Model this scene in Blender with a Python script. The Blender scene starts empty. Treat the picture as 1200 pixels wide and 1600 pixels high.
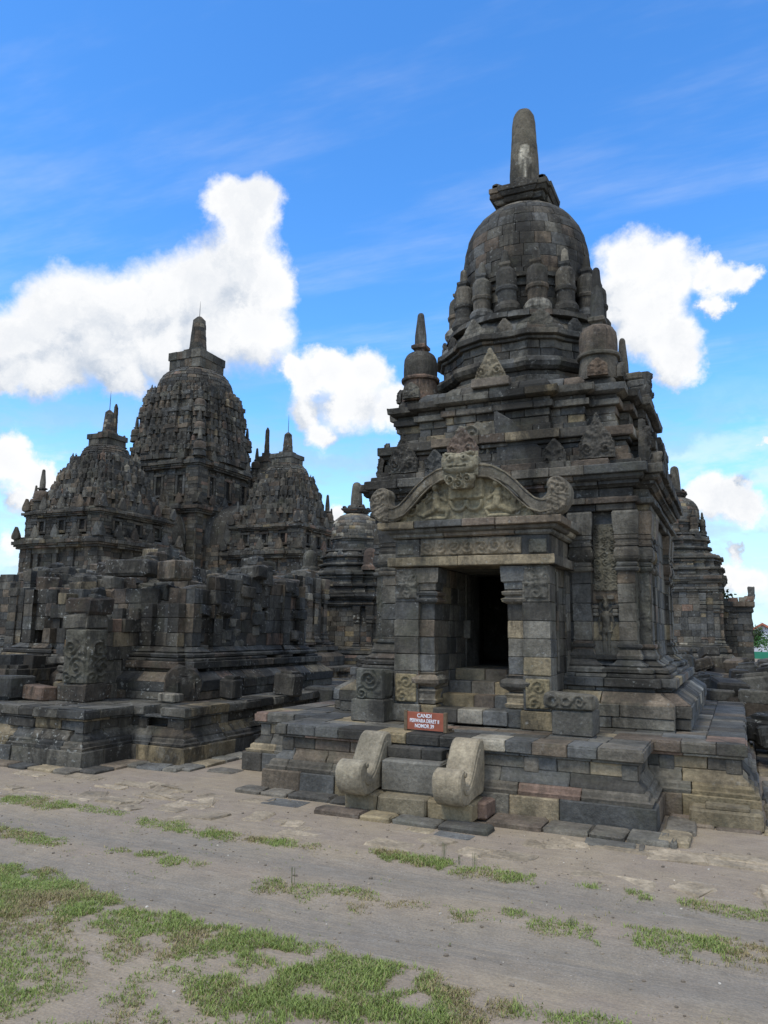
import bpy, math, numpy as np
from mathutils import Matrix, Vector
R = math.radians
rng = np.random.default_rng(11)
SC = bpy.context.scene
COL = SC.collection

# ------------------------------------------------------------------ camera
cd = bpy.data.cameras.new('camera')
cam = bpy.data.objects.new('camera', cd); COL.objects.link(cam)
cd.sensor_fit = 'VERTICAL'; cd.sensor_height = 36; cd.sensor_width = 27
cd.lens = 1187.32 / 1600 * 36
cd.clip_start = .1; cd.clip_end = 4000
_p, _t, _r = R(8.8287), R(24.8915), R(.8513)
FW = Vector((-math.sin(_t)*math.cos(_p), math.cos(_t)*math.cos(_p), math.sin(_p)))
R0 = Vector((math.cos(_t), math.sin(_t), 0)); U0 = R0.cross(FW)
RT = R0*math.cos(_r) + U0*math.sin(_r); UP = U0*math.cos(_r) - R0*math.sin(_r)
cam.matrix_world = Matrix(((RT.x, UP.x, -FW.x, 0), (RT.y, UP.y, -FW.y, 0), (RT.z, UP.z, -FW.z, 2.0), (0, 0, 0, 1)))
SC.camera = cam

# ------------------------------------------------------------------ sun, exposure
SUN_EL, SUN_AZ = R(58), R(200)          # azimuth measured from +Y towards +X
sd = bpy.data.lights.new('sun', 'SUN'); sd.energy = 1.35; sd.angle = R(18); sd.color = (1, .94, .84)
so = bpy.data.objects.new('sun', sd); COL.objects.link(so)
sv = Vector((math.sin(SUN_AZ)*math.cos(SUN_EL), math.cos(SUN_AZ)*math.cos(SUN_EL), math.sin(SUN_EL)))
so.rotation_euler = sv.to_track_quat('Z', 'Y').to_euler()
SC.view_settings.view_transform = 'Standard'; SC.view_settings.look = 'None'
SC.view_settings.exposure = 0.45; SC.view_settings.gamma = 1

# ------------------------------------------------------------------ node helpers
class NT:
    def __init__(s, tree): s.t = tree; s.N = tree.nodes; s.L = tree.links
    def n(s, typ, props=None, **inp):
        nd = s.N.new('ShaderNode' + typ)
        for k, v in (props or {}).items(): setattr(nd, k, v)
        for k, v in inp.items():
            key = int(k[1:]) if k[0] == 'i' and k[1:].isdigit() else k.replace('_', ' ')
            s.put(nd.inputs[key], v)
        return nd
    def put(s, sock, v):
        if isinstance(v, bpy.types.NodeSocket): s.L.new(v, sock)
        elif isinstance(v, bpy.types.Node): s.L.new(v.outputs[0], sock)
        else: sock.default_value = v
    def m(s, op, a, b=0., c=0., clamp=False):
        nd = s.N.new('ShaderNodeMath'); nd.operation = op; nd.use_clamp = clamp
        s.put(nd.inputs[0], a); s.put(nd.inputs[1], b); s.put(nd.inputs[2], c); return nd.outputs[0]
    def vm(s, op, a, b=(0, 0, 0), out=0):
        nd = s.N.new('ShaderNodeVectorMath'); nd.operation = op
        s.put(nd.inputs[0], a); s.put(nd.inputs[1], b); return nd.outputs[out]
    def sc(s, v, k):
        nd = s.N.new('ShaderNodeVectorMath'); nd.operation = 'SCALE'
        s.put(nd.inputs[0], v); s.put(nd.inputs[3], k); return nd.outputs[0]
    def rng(s, v, a, b, c=0., d=1., typ='SMOOTHSTEP'):
        nd = s.N.new('ShaderNodeMapRange'); nd.interpolation_type = typ
        for i, x in enumerate((v, a, b, c, d)): s.put(nd.inputs[i], x)
        return nd.outputs[0]
    def noise(s, vec, scale, detail=4., rough=.55, out=0, dist=0.):
        nd = s.N.new('ShaderNodeTexNoise'); s.put(nd.inputs['Vector'], vec)
        nd.inputs['Scale'].default_value = scale; nd.inputs['Detail'].default_value = detail
        nd.inputs['Roughness'].default_value = rough; nd.inputs['Distortion'].default_value = dist
        return nd.outputs[out]
    def mix(s, f, a, b, mode='MIX'):
        nd = s.N.new('ShaderNodeMix'); nd.data_type = 'RGBA'; nd.blend_type = mode
        s.put(nd.inputs[0], f); s.put(nd.inputs[6], a); s.put(nd.inputs[7], b); return nd.outputs[2]

# ------------------------------------------------------------------ world: blue sky with cumulus
world = bpy.data.worlds.new('World'); SC.world = world; world.use_nodes = True
world.node_tree.nodes.clear(); W = NT(world.node_tree)
sky = W.N.new('ShaderNodeTexSky'); sky.sky_type = 'NISHITA'; sky.sun_disc = False
sky.sun_elevation = SUN_EL; sky.sun_rotation = SUN_AZ; sky.air_density = 1.0; sky.dust_density = .3; sky.ozone_density = 2.2
SKY_K = .15
tc = W.N.new('ShaderNodeTexCoord'); D = W.vm('NORMALIZE', tc.outputs['Generated'])
def pix(x, y):
    d = FW + RT*((x-600)/1187.32) - UP*((y-800)/1187.32); d.normalize(); return tuple(d)
# cumulus heads, as directions in the sky and angular sizes (photo pixels / focal length)
BL = [(345,322,44),(395,335,48),(378,372,56),(372,425,66),(425,440,56),(320,455,66),(255,465,70),(190,468,66),(130,470,62),(95,505,70),(40,530,66),(5,545,60),(160,535,86),(250,540,80),(330,520,80),(400,510,72),(80,580,58),(180,595,46),(20,590,40),
      (480,588,44),(520,575,42),(570,585,46),(545,630,56),(600,640,42),(480,635,40),(450,570,30),(500,670,34),
      (985,410,50),(1040,425,50),(975,470,62),(1020,490,64),(1050,540,52),(1062,580,40),(1000,530,50),(1100,425,28),(1130,440,30),(1165,440,26),(1120,480,22),
      (1115,775,44),(1155,780,42),(1185,790,30),(1080,790,24),(1150,900,34),(1180,910,30),(1070,855,18),(1160,860,18),
      (10,715,44),(50,745,36),(20,780,26),(15,850,26),(60,860,18),(520,810,22),(1195,690,18)]
warp = W.vm('SUBTRACT', W.noise(D, 6.5, 7., .62, out=1), (.5, .5, .5))
warp2 = W.vm('SUBTRACT', W.noise(D, 30, 5., .65, out=1), (.5, .5, .5))
Dw = W.vm('ADD', W.vm('ADD', D, W.sc(warp, .085)), W.sc(warp2, .034))
def density(dirs):
    dens = None
    for x, y, r in BL:
        v = W.m('SUBTRACT', 1., W.m('DIVIDE', W.vm('DISTANCE', dirs, pix(x, y), out=1), r/1187.32*1.06))
        if dens is None: dens = v
        else:
            nd = W.N.new('ShaderNodeMath'); nd.operation = 'SMOOTH_MAX'
            W.put(nd.inputs[0], dens); W.put(nd.inputs[1], v); nd.inputs[2].default_value = .35; dens = nd.outputs[0]
    return dens
dens = density(Dw)
above = density(W.vm('ADD', Dw, (.012, 0., .045)))          # how much cloud lies sunward: shaded undersides
# other clouds all round the sky (outside the picture) give the soft light of a half-clouded day
sep = W.N.new('ShaderNodeSeparateXYZ'); W.put(sep.inputs[0], D)
plane = W.N.new('ShaderNodeCombineXYZ')
zz = W.m('MAXIMUM', sep.outputs[2], .04)
W.put(plane.inputs[0], W.m('DIVIDE', sep.outputs[0], zz)); W.put(plane.inputs[1], W.m('DIVIDE', sep.outputs[1], zz))
ndot = W.vm('DOT_PRODUCT', D, tuple(FW), out=1)
outside = W.rng(ndot, .72, .55)
nz = W.noise(plane, .8, 5., .6)
ring = W.m('MULTIPLY', W.rng(nz, .40, .56), outside)
wisp = W.noise(W.vm('MULTIPLY', plane, (.5, 1.6, 1)), 1.4, 6., .62)
wisp = W.m('MULTIPLY', W.rng(wisp, .45, .8), .28)
hz = W.rng(sep.outputs[2], .30, .02)                         # milky towards the horizon
low = W.m('MULTIPLY', W.rng(W.noise(W.vm('MULTIPLY', D, (1, 1, 3.)), 7., 6., .6), .42, .62), W.rng(sep.outputs[2], .34, .16))
edge = W.noise(D, 3., 3.)
alpha = W.rng(dens, W.m('ADD', .0, W.m('MULTIPLY', edge, .05)), W.m('ADD', .06, W.m('MULTIPLY', edge, .85)))
alpha = W.m('MAXIMUM', alpha, ring)
alpha = W.m('MAXIMUM', alpha, wisp)
alpha = W.m('MAXIMUM', alpha, W.m('MULTIPLY', low, .55), clamp=True)
core = W.rng(dens, .25, 1.0)
fluff = W.noise(W.vm('ADD', D, W.sc(warp, .25)), 9., 7., .62)
under = W.rng(W.m('ADD', W.m('SUBTRACT', above, dens), W.m('MULTIPLY', W.m('SUBTRACT', fluff, .5), 1.1)), -.25, .55)
shade = W.m('ADD', W.m('MULTIPLY', core, .14), W.m('ADD', W.m('MULTIPLY', under, .85), W.m('MULTIPLY', W.rng(fluff, .42, .68), .22)), clamp=True)
ccol = W.mix(shade, (.755, .757, .76, 1), (.37, .43, .52, 1))
skyc = W.n('HueSaturation', None, Hue=.503, Saturation=1.25, Value=1.16, Fac=1., Color=sky.outputs[0])
skyk = W.vm('MULTIPLY', W.sc(skyc.outputs[0], SKY_K), (.88, 1.16, 1.30))
skyk = W.mix(W.m('MULTIPLY', hz, .8), skyk, (.46, .63, .80, 1))
fin = W.mix(alpha, skyk, ccol)
bg = W.n('Background', None, Color=fin, Strength=1.0)
wo = W.N.new('ShaderNodeOutputWorld'); W.L.new(bg.outputs[0], wo.inputs[0])

# ------------------------------------------------------------------ materials
def stone_mat(name, stain=.5, lichen=.4, moss=.3, gain=1., bump=1., sp=1.):
    m = bpy.data.materials.new(name); m.use_nodes = True; m.node_tree.nodes.clear(); T = NT(m.node_tree)
    at = T.N.new('ShaderNodeAttribute'); at.attribute_name = 'Col'
    geo = T.N.new('ShaderNodeNewGeometry'); P = geo.outputs['Position']
    oi = T.N.new('ShaderNodeObjectInfo')
    tint = T.rng(oi.outputs['Random'], 0, 1, .93, 1.07, 'LINEAR')
    c = T.vm('MULTIPLY', T.sc(at.outputs['Color'], tint), (1.07, 1.02, .91))
    n1 = T.noise(P, 3.1*sp, 6., .62); n2 = T.noise(P, 24.*sp, 5., .7)
    k = T.m('MULTIPLY', T.rng(n1, .25, .75, .68, 1.34), T.rng(n2, .2, .8, .68, 1.34))
    c = T.sc(c, T.m('MULTIPLY', k, gain))
    # black crust in rain runs and blotches
    Pz = T.vm('MULTIPLY', P, (1., 1., .3))
    s1 = T.noise(Pz, 1.25*sp, 8., .70, dist=.4)
    st = T.m('MULTIPLY', T.rng(s1, .45, .60), stain)
    Pv = T.vm('MULTIPLY', P, (1., 1., .09)); s2 = T.noise(Pv, 5.*sp, 5., .6)
    st = T.m('MAXIMUM', st, T.m('MULTIPLY', T.m('MULTIPLY', T.rng(s2, .55, .68), T.rng(T.noise(P, .8, 2.), .42, .6)), stain*.9))
    c = T.mix(st, c, (.026, .025, .022, 1))
    # sooty blotches with crisp edges that cross the joints
    s3 = T.noise(T.vm('ADD', P, (3, 5, 8)), 4.2*sp, 7., .72)
    c = T.mix(T.m('MULTIPLY', T.rng(s3, .56, .62), stain*.55), c, (.04, .038, .034, 1))
    # pale mineral bloom
    s4 = T.noise(T.vm('ADD', P, (9, 2, 6)), 2.9*sp, 8., .7)
    c = T.mix(T.m('MULTIPLY', T.rng(s4, .57, .68), lichen*.55), c, (.21, .205, .18, 1))
    # green-grey moss film
    g = T.m('MULTIPLY', T.rng(T.noise(T.vm('ADD', P, (7, 3, 1)), 2.2*sp, 6., .65), .5, .72), moss)
    c = T.mix(g, c, (.115, .118, .078, 1))
    # pale lichen spots
    l1 = T.noise(T.vm('ADD', P, (1, 9, 4)), 17.*sp, 4., .6); l2 = T.noise(P, 1.9*sp, 4., .5)
    li = T.m('MULTIPLY', T.m('MULTIPLY', T.rng(l1, .58, .68), T.rng(l2, .48, .62)), lichen)
    c = T.mix(li, c, (.36, .37, .34, 1))
    b1 = T.n('Bump', None, Strength=.55*bump, Distance=.018/sp, Height=T.noise(P, 38.*sp, 5., .7))
    b2 = T.n('Bump', None, Strength=.5*bump, Distance=.05/sp, Height=T.noise(P, 9.*sp, 5., .6), Normal=b1)
    bs = T.n('BsdfPrincipled', None, Base_Color=c, Roughness=.93, Normal=b2)
    bs.inputs['Specular IOR Level'].default_value = .25
    o = T.N.new('ShaderNodeOutputMaterial'); T.L.new(bs.outputs[0], o.inputs[0]); return m
M_STONE = stone_mat('andesite', .66, .45, .30, gain=1.12)
M_ROOF = stone_mat('andesite_roof', .88, .34, .22, gain=.90)
M_PLAT = stone_mat('andesite_platform', .40, .16, .30)
M_NEW = stone_mat('new_cut_stone', .10, .18, .12, bump=.8)
M_RUIN = stone_mat('andesite_ruin', .88, .75, .25, gain=.78)
M_FAR = stone_mat('andesite_far', .75, .55, .3, sp=.35, bump=.9, gain=.76)
M_MID = stone_mat('andesite_mid', .78, .6, .25, sp=.6, gain=.88)
def plain(name, col, rough=.7, noise=.25, scale=12., metal=0.):
    m = bpy.data.materials.new(name); m.use_nodes = True; m.node_tree.nodes.clear(); T = NT(m.node_tree)
    geo = T.N.new('ShaderNodeNewGeometry')
    n = T.rng(T.noise(geo.outputs['Position'], scale, 5., .6), .25, .75, 1-noise, 1+noise)
    bs = T.n('BsdfPrincipled', None, Base_Color=T.sc(col, n), Roughness=rough, Metallic=metal)
    o = T.N.new('ShaderNodeOutputMaterial'); T.L.new(bs.outputs[0], o.inputs[0]); return m

# ------------------------------------------------------------------ mesh builder
_tmpl = {}
def tmpl(S, m):
    if (S, m) not in _tmpl:
        f = []; z = []
        for s in range(S-1):
            for k in range(m):
                k2 = (k+1) % m
                f += [s*m+k, s*m+k2, (s+1)*m+k2, (s+1)*m+k]; z.append(4)
        f += list(range(m))[::-1]; z.append(m)
        f += [(S-1)*m+k for k in range(m)]; z.append(m)
        _tmpl[(S, m)] = (np.array(f), np.array(z))
    return _tmpl[(S, m)]
class MB:
    def __init__(s): s.v = []; s.f = []; s.z = []; s.c = []; s.sm = []; s.n = 0
    def raw(s, V, f, z, col, smooth=False):
        V = np.asarray(V, float).reshape(-1, 3)
        s.v.append(V); s.f.append(np.asarray(f)+s.n); s.z.append(np.asarray(z))
        c = np.asarray(col, float)
        s.c.append(np.tile(c, (len(V), 1)) if c.ndim == 1 else c)
        s.sm.append(np.full(len(z), smooth)); s.n += len(V)
    def block(s, sec, col):                      # sec: (S, m, 3)
        S, m, _ = sec.shape; f, z = tmpl(S, m); s.raw(sec, f, z, col)
    def box(s, c, h, col, rot=None, ch=.012, jit=0.):
        """chamfered box: centre c, half sizes h, rot 3x3"""
        hx, hy, hz = h; k = min(ch, min(h)*.4)
        ring = lambda a, b: [(-a, -b+k), (-a+k, -b), (a-k, -b), (a, -b+k), (a, b-k), (a-k, b), (-a+k, b), (-a, b-k)]
        V = []
        for z, q in ((-hz, k), (-hz+k, 0), (hz-k, 0), (hz, k)):
            V += [(x, y, z) for x, y in ring(hx-q, hy-q)]
        V = np.array(V)
        if jit: V = V + rng.normal(0, jit, V.shape)
        if rot is not None: V = V @ np.asarray(rot).T
        V = V + np.asarray(c); s.block(V.reshape(4, 8, 3), col)
    def build(s, name, mat, parent=None, loc=(0, 0, 0)):
        if not s.v: return None
        me = bpy.data.meshes.new(name)
        V = np.concatenate(s.v) - np.asarray(loc); F = np.concatenate(s.f); Z = np.concatenate(s.z)
        me.vertices.add(len(V)); me.vertices.foreach_set('co', V.ravel().astype(np.float32))
        me.loops.add(len(F)); me.loops.foreach_set('vertex_index', F.astype(np.int32))
        me.polygons.add(len(Z)); st = np.concatenate([[0], np.cumsum(Z)[:-1]]).astype(np.int32)
        me.polygons.foreach_set('loop_start', st)
        me.polygons.foreach_set('use_smooth', np.concatenate(s.sm))
        a = me.attributes.new('Col', 'FLOAT_COLOR', 'POINT')
        C = np.concatenate(s.c); C = np.hstack([C, np.ones((len(C), 1))])
        a.data.foreach_set('color', C.ravel().astype(np.float32))
        me.update(calc_edges=True); me.validate()
        me.materials.append(mat)
        o = bpy.data.objects.new(name, me); COL.objects.link(o); o.location = loc
        if parent is not None: o.parent = parent; o.location = Vector(loc) - parent.location
        return o
def thing(name, label, cat, loc=(0, 0, 0), group=None):
    o = bpy.data.objects.new(name, None); COL.objects.link(o); o.location = loc
    o.empty_display_size = .3; return tag(o, label, cat, group)
def tag(o, label, cat, group=None):
    o['label'] = label; o['category'] = cat
    if group: o['group'] = group
    return o
def struct(o, kind='structure'): o['kind'] = kind; return o

# stone colours (linear)
DK = [(.062,.062,.060),(.080,.078,.073),(.075,.080,.084)]
GR = [(.125,.125,.118),(.150,.148,.136),(.115,.122,.128),(.135,.128,.115)]
BR = [(.150,.128,.105),(.125,.105,.090)]
OC = [(.235,.200,.135),(.260,.225,.165),(.205,.180,.130)]
PK = [(.220,.160,.132),(.190,.140,.120)]
LT = [(.330,.315,.275),(.290,.280,.250)]
def palette(d, g, b, o, p, l):
    L = []; w = []
    for grp, q in ((DK, d), (GR, g), (BR, b), (OC, o), (PK, p), (LT, l)):
        for c in grp: L.append(c); w.append(q/len(grp))
    w = np.array(w); return np.array(L), w/w.sum()
P_BODY = palette(3.2, 7, 1.3, .35, .05, .10)
P_ROOF = palette(6, 4.5, 1.4, .10, .10, .12)
P_DARK = palette(6, 2, .6, .1, .2, .03)
P_BASE = palette(2, 5, 1.7, 2.1, .1, .25)
P_TOP = palette(3, 6, 1, .6, .4, .35)
P_RUIN = palette(6, 3.5, 2., .3, .2, .15)
P_FAR = palette(5, 4, 2, .15, .25, .12)
P_MIX = palette(3, 4, 3, 3, 1.5, 2)
P_LIT = palette(0, 0, 0, 1, 0, 5)
def pick(pal): L, w = pal; c = L[rng.choice(len(L), p=w)]; return c*rng.uniform(.86, 1.14)

# ------------------------------------------------------------------ plans
def cross(cx, cy, prof):
    """four-fold plan; prof = [(half width, distance from centre)...], last with b==r gives a plain corner"""
    q = []                                       # right half of the front side, y negative
    for i, (b, r) in enumerate(prof):
        if i: q.append((prof[i-1][0], -r))
        if not (i == len(prof)-1 and abs(b-r) < 1e-6): q.append((b, -r))
    lb, lr = prof[-1]
    mir = [(-y, -x) for x, y in q[::-1]]         # mirrored across the diagonal: lower half of the right side
    corner = [(lb, -lr)] if abs(lb-lr) < 1e-6 else [(lb, -lb)]
    quarter = q + corner + mir
    pts = []
    for k in range(4):
        a = k*math.pi/2; c, s = round(math.cos(a)), round(math.sin(a))
        pts += [(c*x-s*y, s*x+c*y) for x, y in quarter]
    out = []
    for p_ in pts:
        if not out or (abs(out[-1][0]-p_[0]) + abs(out[-1][1]-p_[1])) > 1e-6: out.append(p_)
    return np.array(out) + (cx, cy)
def rect(x0, y0, x1, y1): return np.array([(x0, y0), (x1, y0), (x1, y1), (x0, y1)], float)
def normals(P):
    n = len(P); T = np.roll(P, -1, 0) - P; L = np.hypot(T[:, 0], T[:, 1]); T = T/L[:, None]
    N = np.stack([T[:, 1], -T[:, 0]], 1)
    Np = np.roll(N, 1, 0); Mt = (N+Np)/(1+(N*Np).sum(1))[:, None]
    return T, N, L, Mt

def course(mb, P, z0, z1, o0=0., o1=None, prof=None, L=.42, depth=.16, gap=.0035, ch=.011, jit=.006, pal=P_BODY, keep=None, edges=None, vj=.0028):
    """one course of dressed stones round plan P; prof = [(z, offset)...] for mouldings"""
    if o1 is None: o1 = o0
    if prof is None:
        c = min(ch, (z1-z0)*.2)
        prof = [(z0+.001, min(o0, o0)-c), (z0+c, o0), (z1-c, o1), (z1-.001, o1-c)]
    pr = np.array(prof, float); m = len(pr)+2
    T, N, LL, Mt = normals(P); n = len(P)
    cj = rng.normal(0, jit, n)*.6; cc = [pick(pal) for _ in range(n)]
    for i in range(n):
        if edges is not None and i not in edges: continue
        le = LL[i]; j = (i+1) % n
        if le < 1.25*L: cuts = [0, le]
        else:
            a = rng.uniform(.3, .9)*L; cuts = [0, a]
            while le - cuts[-1] > 1.5*L: cuts.append(cuts[-1] + L*rng.uniform(.65, 1.3))
            cuts.append(le)
            if len(cuts) > 2 and cuts[-1]-cuts[-2] < .35*L: cuts.pop(-2)
        nb = len(cuts)-1
        for k in range(nb):
            s0, s1 = cuts[k], cuts[k+1]
            mid = P[i] + T[i]*(s0+s1)/2
            if keep is not None and not keep(mid[0], mid[1], (z0+z1)/2): continue
            if k == 0: col, dn = cc[i], cj[i]
            elif k == nb-1: col, dn = cc[j], cj[j]
            else: col, dn = pick(pal), rng.normal(0, jit)
            tl = rng.normal(0, jit*.5) if 0 < k < nb-1 else 0.
            zc = pr[:, 0].mean()
            def sec(s, corner, inset, first):
                o = pr[:, 1] - inset + dn + tl*(pr[:, 0]-zc)/max(.05, z1-z0)*2
                oo = np.concatenate([o, [-depth, -depth]]); zz_ = np.concatenate([pr[:, 0], [pr[-1, 0], pr[0, 0]]])
                if corner is None: xy = P[i] + T[i]*s + oo[:, None]*N[i]
                else: xy = P[corner] + oo[:, None]*Mt[corner]
                return np.column_stack([xy, zz_])
            if k == 0:
                A = sec(0, i, 0, 1); B = A.copy(); B[:, :2] += T[i]*ch
            else: A = sec(s0+gap, None, ch, 1); B = sec(s0+gap+ch, None, 0, 1)
            if k == nb-1:
                Dd = sec(0, j, 0, 0); Cc = Dd.copy(); Cc[:, :2] -= T[i]*ch
            else: Cc = sec(s1-gap-ch, None, 0, 0); Dd = sec(s1-gap, None, ch, 0)
            S4 = np.stack([A, B, Cc, Dd])
            if vj: S4 = S4 + rng.normal(0, vj, S4.shape)
            mb.block(S4, col)
def rcourse(mb, cx, cy, z0, z1, r0, r1, L=.35, depth=.15, gap=.003, ch=.007, jit=.004, pal=P_ROOF, prof=None, mod=None, a0=0., keep=None):
    if prof is None:
        c = min(ch, (z1-z0)*.2); prof = [(z0+.001, r0-c), (z0+c, r0), (z1-c, r1), (z1-.001, r1-c)]
    pr = np.array(prof, float); rm = pr[:, 1].mean(); nb = max(8, int(round(2*math.pi*rm/L)))
    an = np.cumsum(rng.uniform(.7, 1.3, nb)); an = an/an[-1]*2*math.pi + rng.uniform(0, 1) + a0
    for k in range(nb):
        t0, t1 = an[k-1] - (2*math.pi if k == 0 else 0), an[k]
        if keep is not None and not keep((t0+t1)/2, (z0+z1)/2): continue
        dn = rng.normal(0, jit); g = gap/rm; c = ch/rm; ts = [t0+g, t0+g+c] + list(np.linspace(t0+g+c, t1-g-c, 5)[1:-1]) + [t1-g-c, t1-g]
        S = []
        for q, t in enumerate(ts):
            ins = ch if q in (0, len(ts)-1) else 0
            rr = np.concatenate([pr[:, 1]-ins+dn, [rm-depth, rm-depth]]); z = np.concatenate([pr[:, 0], [pr[-1, 0], pr[0, 0]]])
            S.append(np.column_stack([cx+rr*math.cos(t), cy+rr*math.sin(t), z]))
        mb.block(np.stack(S)+rng.normal(0, .0015, (len(ts), len(z), 3)), pick(pal))
def lathe(mb, cx, cy, prof, col, n=24, rot=0., smooth=False, jit=.0):
    pr = np.array(prof, float); V = []
    for k in range(n):
        a = rot+2*math.pi*k/n; V.append(np.column_stack([cx+pr[:, 0]*math.cos(a), cy+pr[:, 0]*math.sin(a), pr[:, 1]]))
    V = np.stack(V); m = len(pr); f = []
    if jit: V = V+rng.normal(0, jit, V.shape)
    for k in range(n):
        k2 = (k+1) % n
        for j in range(m-1): f += [k*m+j, k2*m+j, k2*m+j+1, k*m+j+1]
    z = [4]*(n*(m-1)); f += [k*m+m-1 for k in range(n)]; z.append(n)
    f += [k*m for k in range(n)][::-1]; z.append(n)
    mb.raw(V, f, z, col, smooth)
def solid(mb, P, z0, z1, o, col):
    T, N, LL, Mt = normals(P); Q = P + Mt*o; n = len(Q)
    V = np.vstack([np.column_stack([Q, np.full(n, z0)]), np.column_stack([Q, np.full(n, z1)])])
    f = []; z = []
    for i in range(n): j = (i+1) % n; f += [i, j, n+j, n+i]; z.append(4)
    f += list(range(n))[::-1] + list(range(n, 2*n)); z += [n, n]
    mb.raw(V, f, z, col)
def extrude(mb, prof2, org, ua, va, wa, w, col, ch=.012, smooth=False):
    """extrude closed 2D profile (u,v) by width w along wa with chamfered rims"""
    pr = np.array(prof2, float); n = len(pr)
    T = np.roll(pr, -1, 0)-np.roll(pr, 1, 0); T /= np.maximum(1e-9, np.hypot(T[:, 0], T[:, 1]))[:, None]
    N = np.stack([T[:, 1], -T[:, 0]], 1)
    ar = .5*np.sum(pr[:, 0]*np.roll(pr[:, 1], -1)-np.roll(pr[:, 0], -1)*pr[:, 1])
    if ar < 0: N = -N
    ua, va, wa, org = map(lambda q: np.asarray(q, float), (ua, va, wa, org)); S = []
    for s, ins in ((-w/2, ch), (-w/2+ch, 0), (w/2-ch, 0), (w/2, ch)):
        q = pr-N*ins; S.append(org+q[:, :1]*ua+q[:, 1:]*va+wa*s)
    mb.block(np.stack(S), col)

# ------------------------------------------------------------------ carved relief (height fields)
def inpoly(U, V, P):
    r = np.zeros(U.shape, bool); n = len(P)
    for i in range(n):
        (x0, y0), (x1, y1) = P[i], P[(i+1) % n]
        r ^= ((y0 > V) != (y1 > V)) & (U < (x1-x0)*(V-y0)/((y1-y0) if abs(y1-y0) > 1e-9 else 1e-9)+x0)
    return r
def vnoise(U, V, s, seed=0):
    r = np.random.default_rng(seed); G = r.random((64, 64))
    x = U*s+100; y = V*s+100; xi = np.floor(x).astype(int); yi = np.floor(y).astype(int); fx = x-xi; fy = y-yi
    fx = fx*fx*(3-2*fx); fy = fy*fy*(3-2*fy); g = lambda a, b: G[a % 64, b % 64]
    return (g(xi, yi)*(1-fx)+g(xi+1, yi)*fx)*(1-fy)+(g(xi, yi+1)*(1-fx)+g(xi+1, yi+1)*fx)*fy
def capsule(U, V, a, b, r0, r1=None, z=0., flat=1.):
    r1 = r0 if r1 is None else r1; ax, ay = a; bx, by = b; dx, dy = bx-ax, by-ay; l2 = dx*dx+dy*dy+1e-9
    t = np.clip(((U-ax)*dx+(V-ay)*dy)/l2, 0, 1); d = np.hypot(U-ax-t*dx, V-ay-t*dy); r = r0+(r1-r0)*t
    h = np.sqrt(np.maximum(r*r-d*d, 0))*flat; return np.where(d < r, h+z, 0)
def ell(U, V, c, rx, ry, z=0., k=None):
    q = ((U-c[0])/rx)**2+((V-c[1])/ry)**2; k = min(rx, ry) if k is None else k
    return np.where(q < 1, np.sqrt(np.maximum(1-q, 0))*k+z, 0)
def ringh(U, V, c, r, w, h): d = np.abs(np.hypot(U-c[0], V-c[1])-r); return np.where(d < w, np.sqrt(np.maximum(1-(d/w)**2, 0))*h, 0)
def spiral(U, V, c, Rr, turns, h, sgn=1, ph=0.):
    x = U-c[0]; y = V-c[1]; r = np.hypot(x, y); a = np.arctan2(y, x)*sgn/(2*math.pi)
    w = np.cos(2*math.pi*(r/Rr*turns-a+ph)); return np.where(r < Rr, np.maximum(w, -.2)*h*np.clip((Rr-r)/Rr*3, 0, 1)+h*.2, 0)
def scrollwork(U, V, cell, h, seed=0):
    H = np.zeros_like(U); iu = np.floor(U/cell).astype(int); iv = np.floor(V/cell).astype(int)
    for a in range(iu.min(), iu.max()+1):
        for b in range(iv.min(), iv.max()+1):
            s = 1 if (a+b) % 2 else -1
            H = np.maximum(H, spiral(U, V, ((a+.5)*cell, (b+.5)*cell), cell*.56, 2., h, s, .25*a))
    return H*(.65+.6*vnoise(U, V, 5/cell, seed+3))+vnoise(U, V, 9/cell, seed)*h*.4
def relief(mb, org, u, v, nrm, w, h, fn, res=.014, col=(.14, .138, .125), mask=None, back=.05, coljit=.12, er=1.):
    """carved panel: grid of size w x h from org along u, v, raised along nrm by fn(U,V)"""
    nu = max(4, int(w/res)); nv = max(4, int(h/res)); U, V = np.meshgrid(np.linspace(0, w, nu), np.linspace(0, h, nv), indexing='ij')
    e = .035*min(1, max(w, h)); Uw = U+(vnoise(U, V, 5/e*.12, 41)-.5)*e; Vw = V+(vnoise(U, V, 5/e*.12, 42)-.5)*e
    H = fn(U+(Uw-U)*er, V+(Vw-V)*er)*(1-.38*er+.6*er*vnoise(U, V, 4.3, 43))+.006*(vnoise(U, V, 38, 44)-.5)+.010*er*(vnoise(U, V, 13, 45)-.5)
    if mask is not None: Mk = mask(U, V); H = np.where(Mk, H, -back)
    else: Mk = np.ones_like(U, bool); H[0] = H[-1] = -back; H[:, 0] = H[:, -1] = -back
    org, u, v, nrm = (np.asarray(q, float) for q in (org, u, v, nrm))
    Pt = org+U[..., None]*u+V[..., None]*v+H[..., None]*nrm
    idx = np.arange(nu*nv).reshape(nu, nv)
    q = np.stack([idx[:-1, :-1], idx[1:, :-1], idx[1:, 1:], idx[:-1, 1:]], -1).reshape(-1, 4)
    mk = (Mk[:-1, :-1] | Mk[1:, :-1] | Mk[1:, 1:] | Mk[:-1, 1:]).reshape(-1); q = q[mk]
    if np.dot(np.cross(u, v), nrm) < 0: q = q[:, ::-1]
    c = np.asarray(col)[None, :]*(1+coljit*(vnoise(U, V, 3, 9).reshape(-1, 1)*2-1))
    mb.raw(Pt.reshape(-1, 3), q.ravel(), np.full(len(q), 4), c, True)

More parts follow.
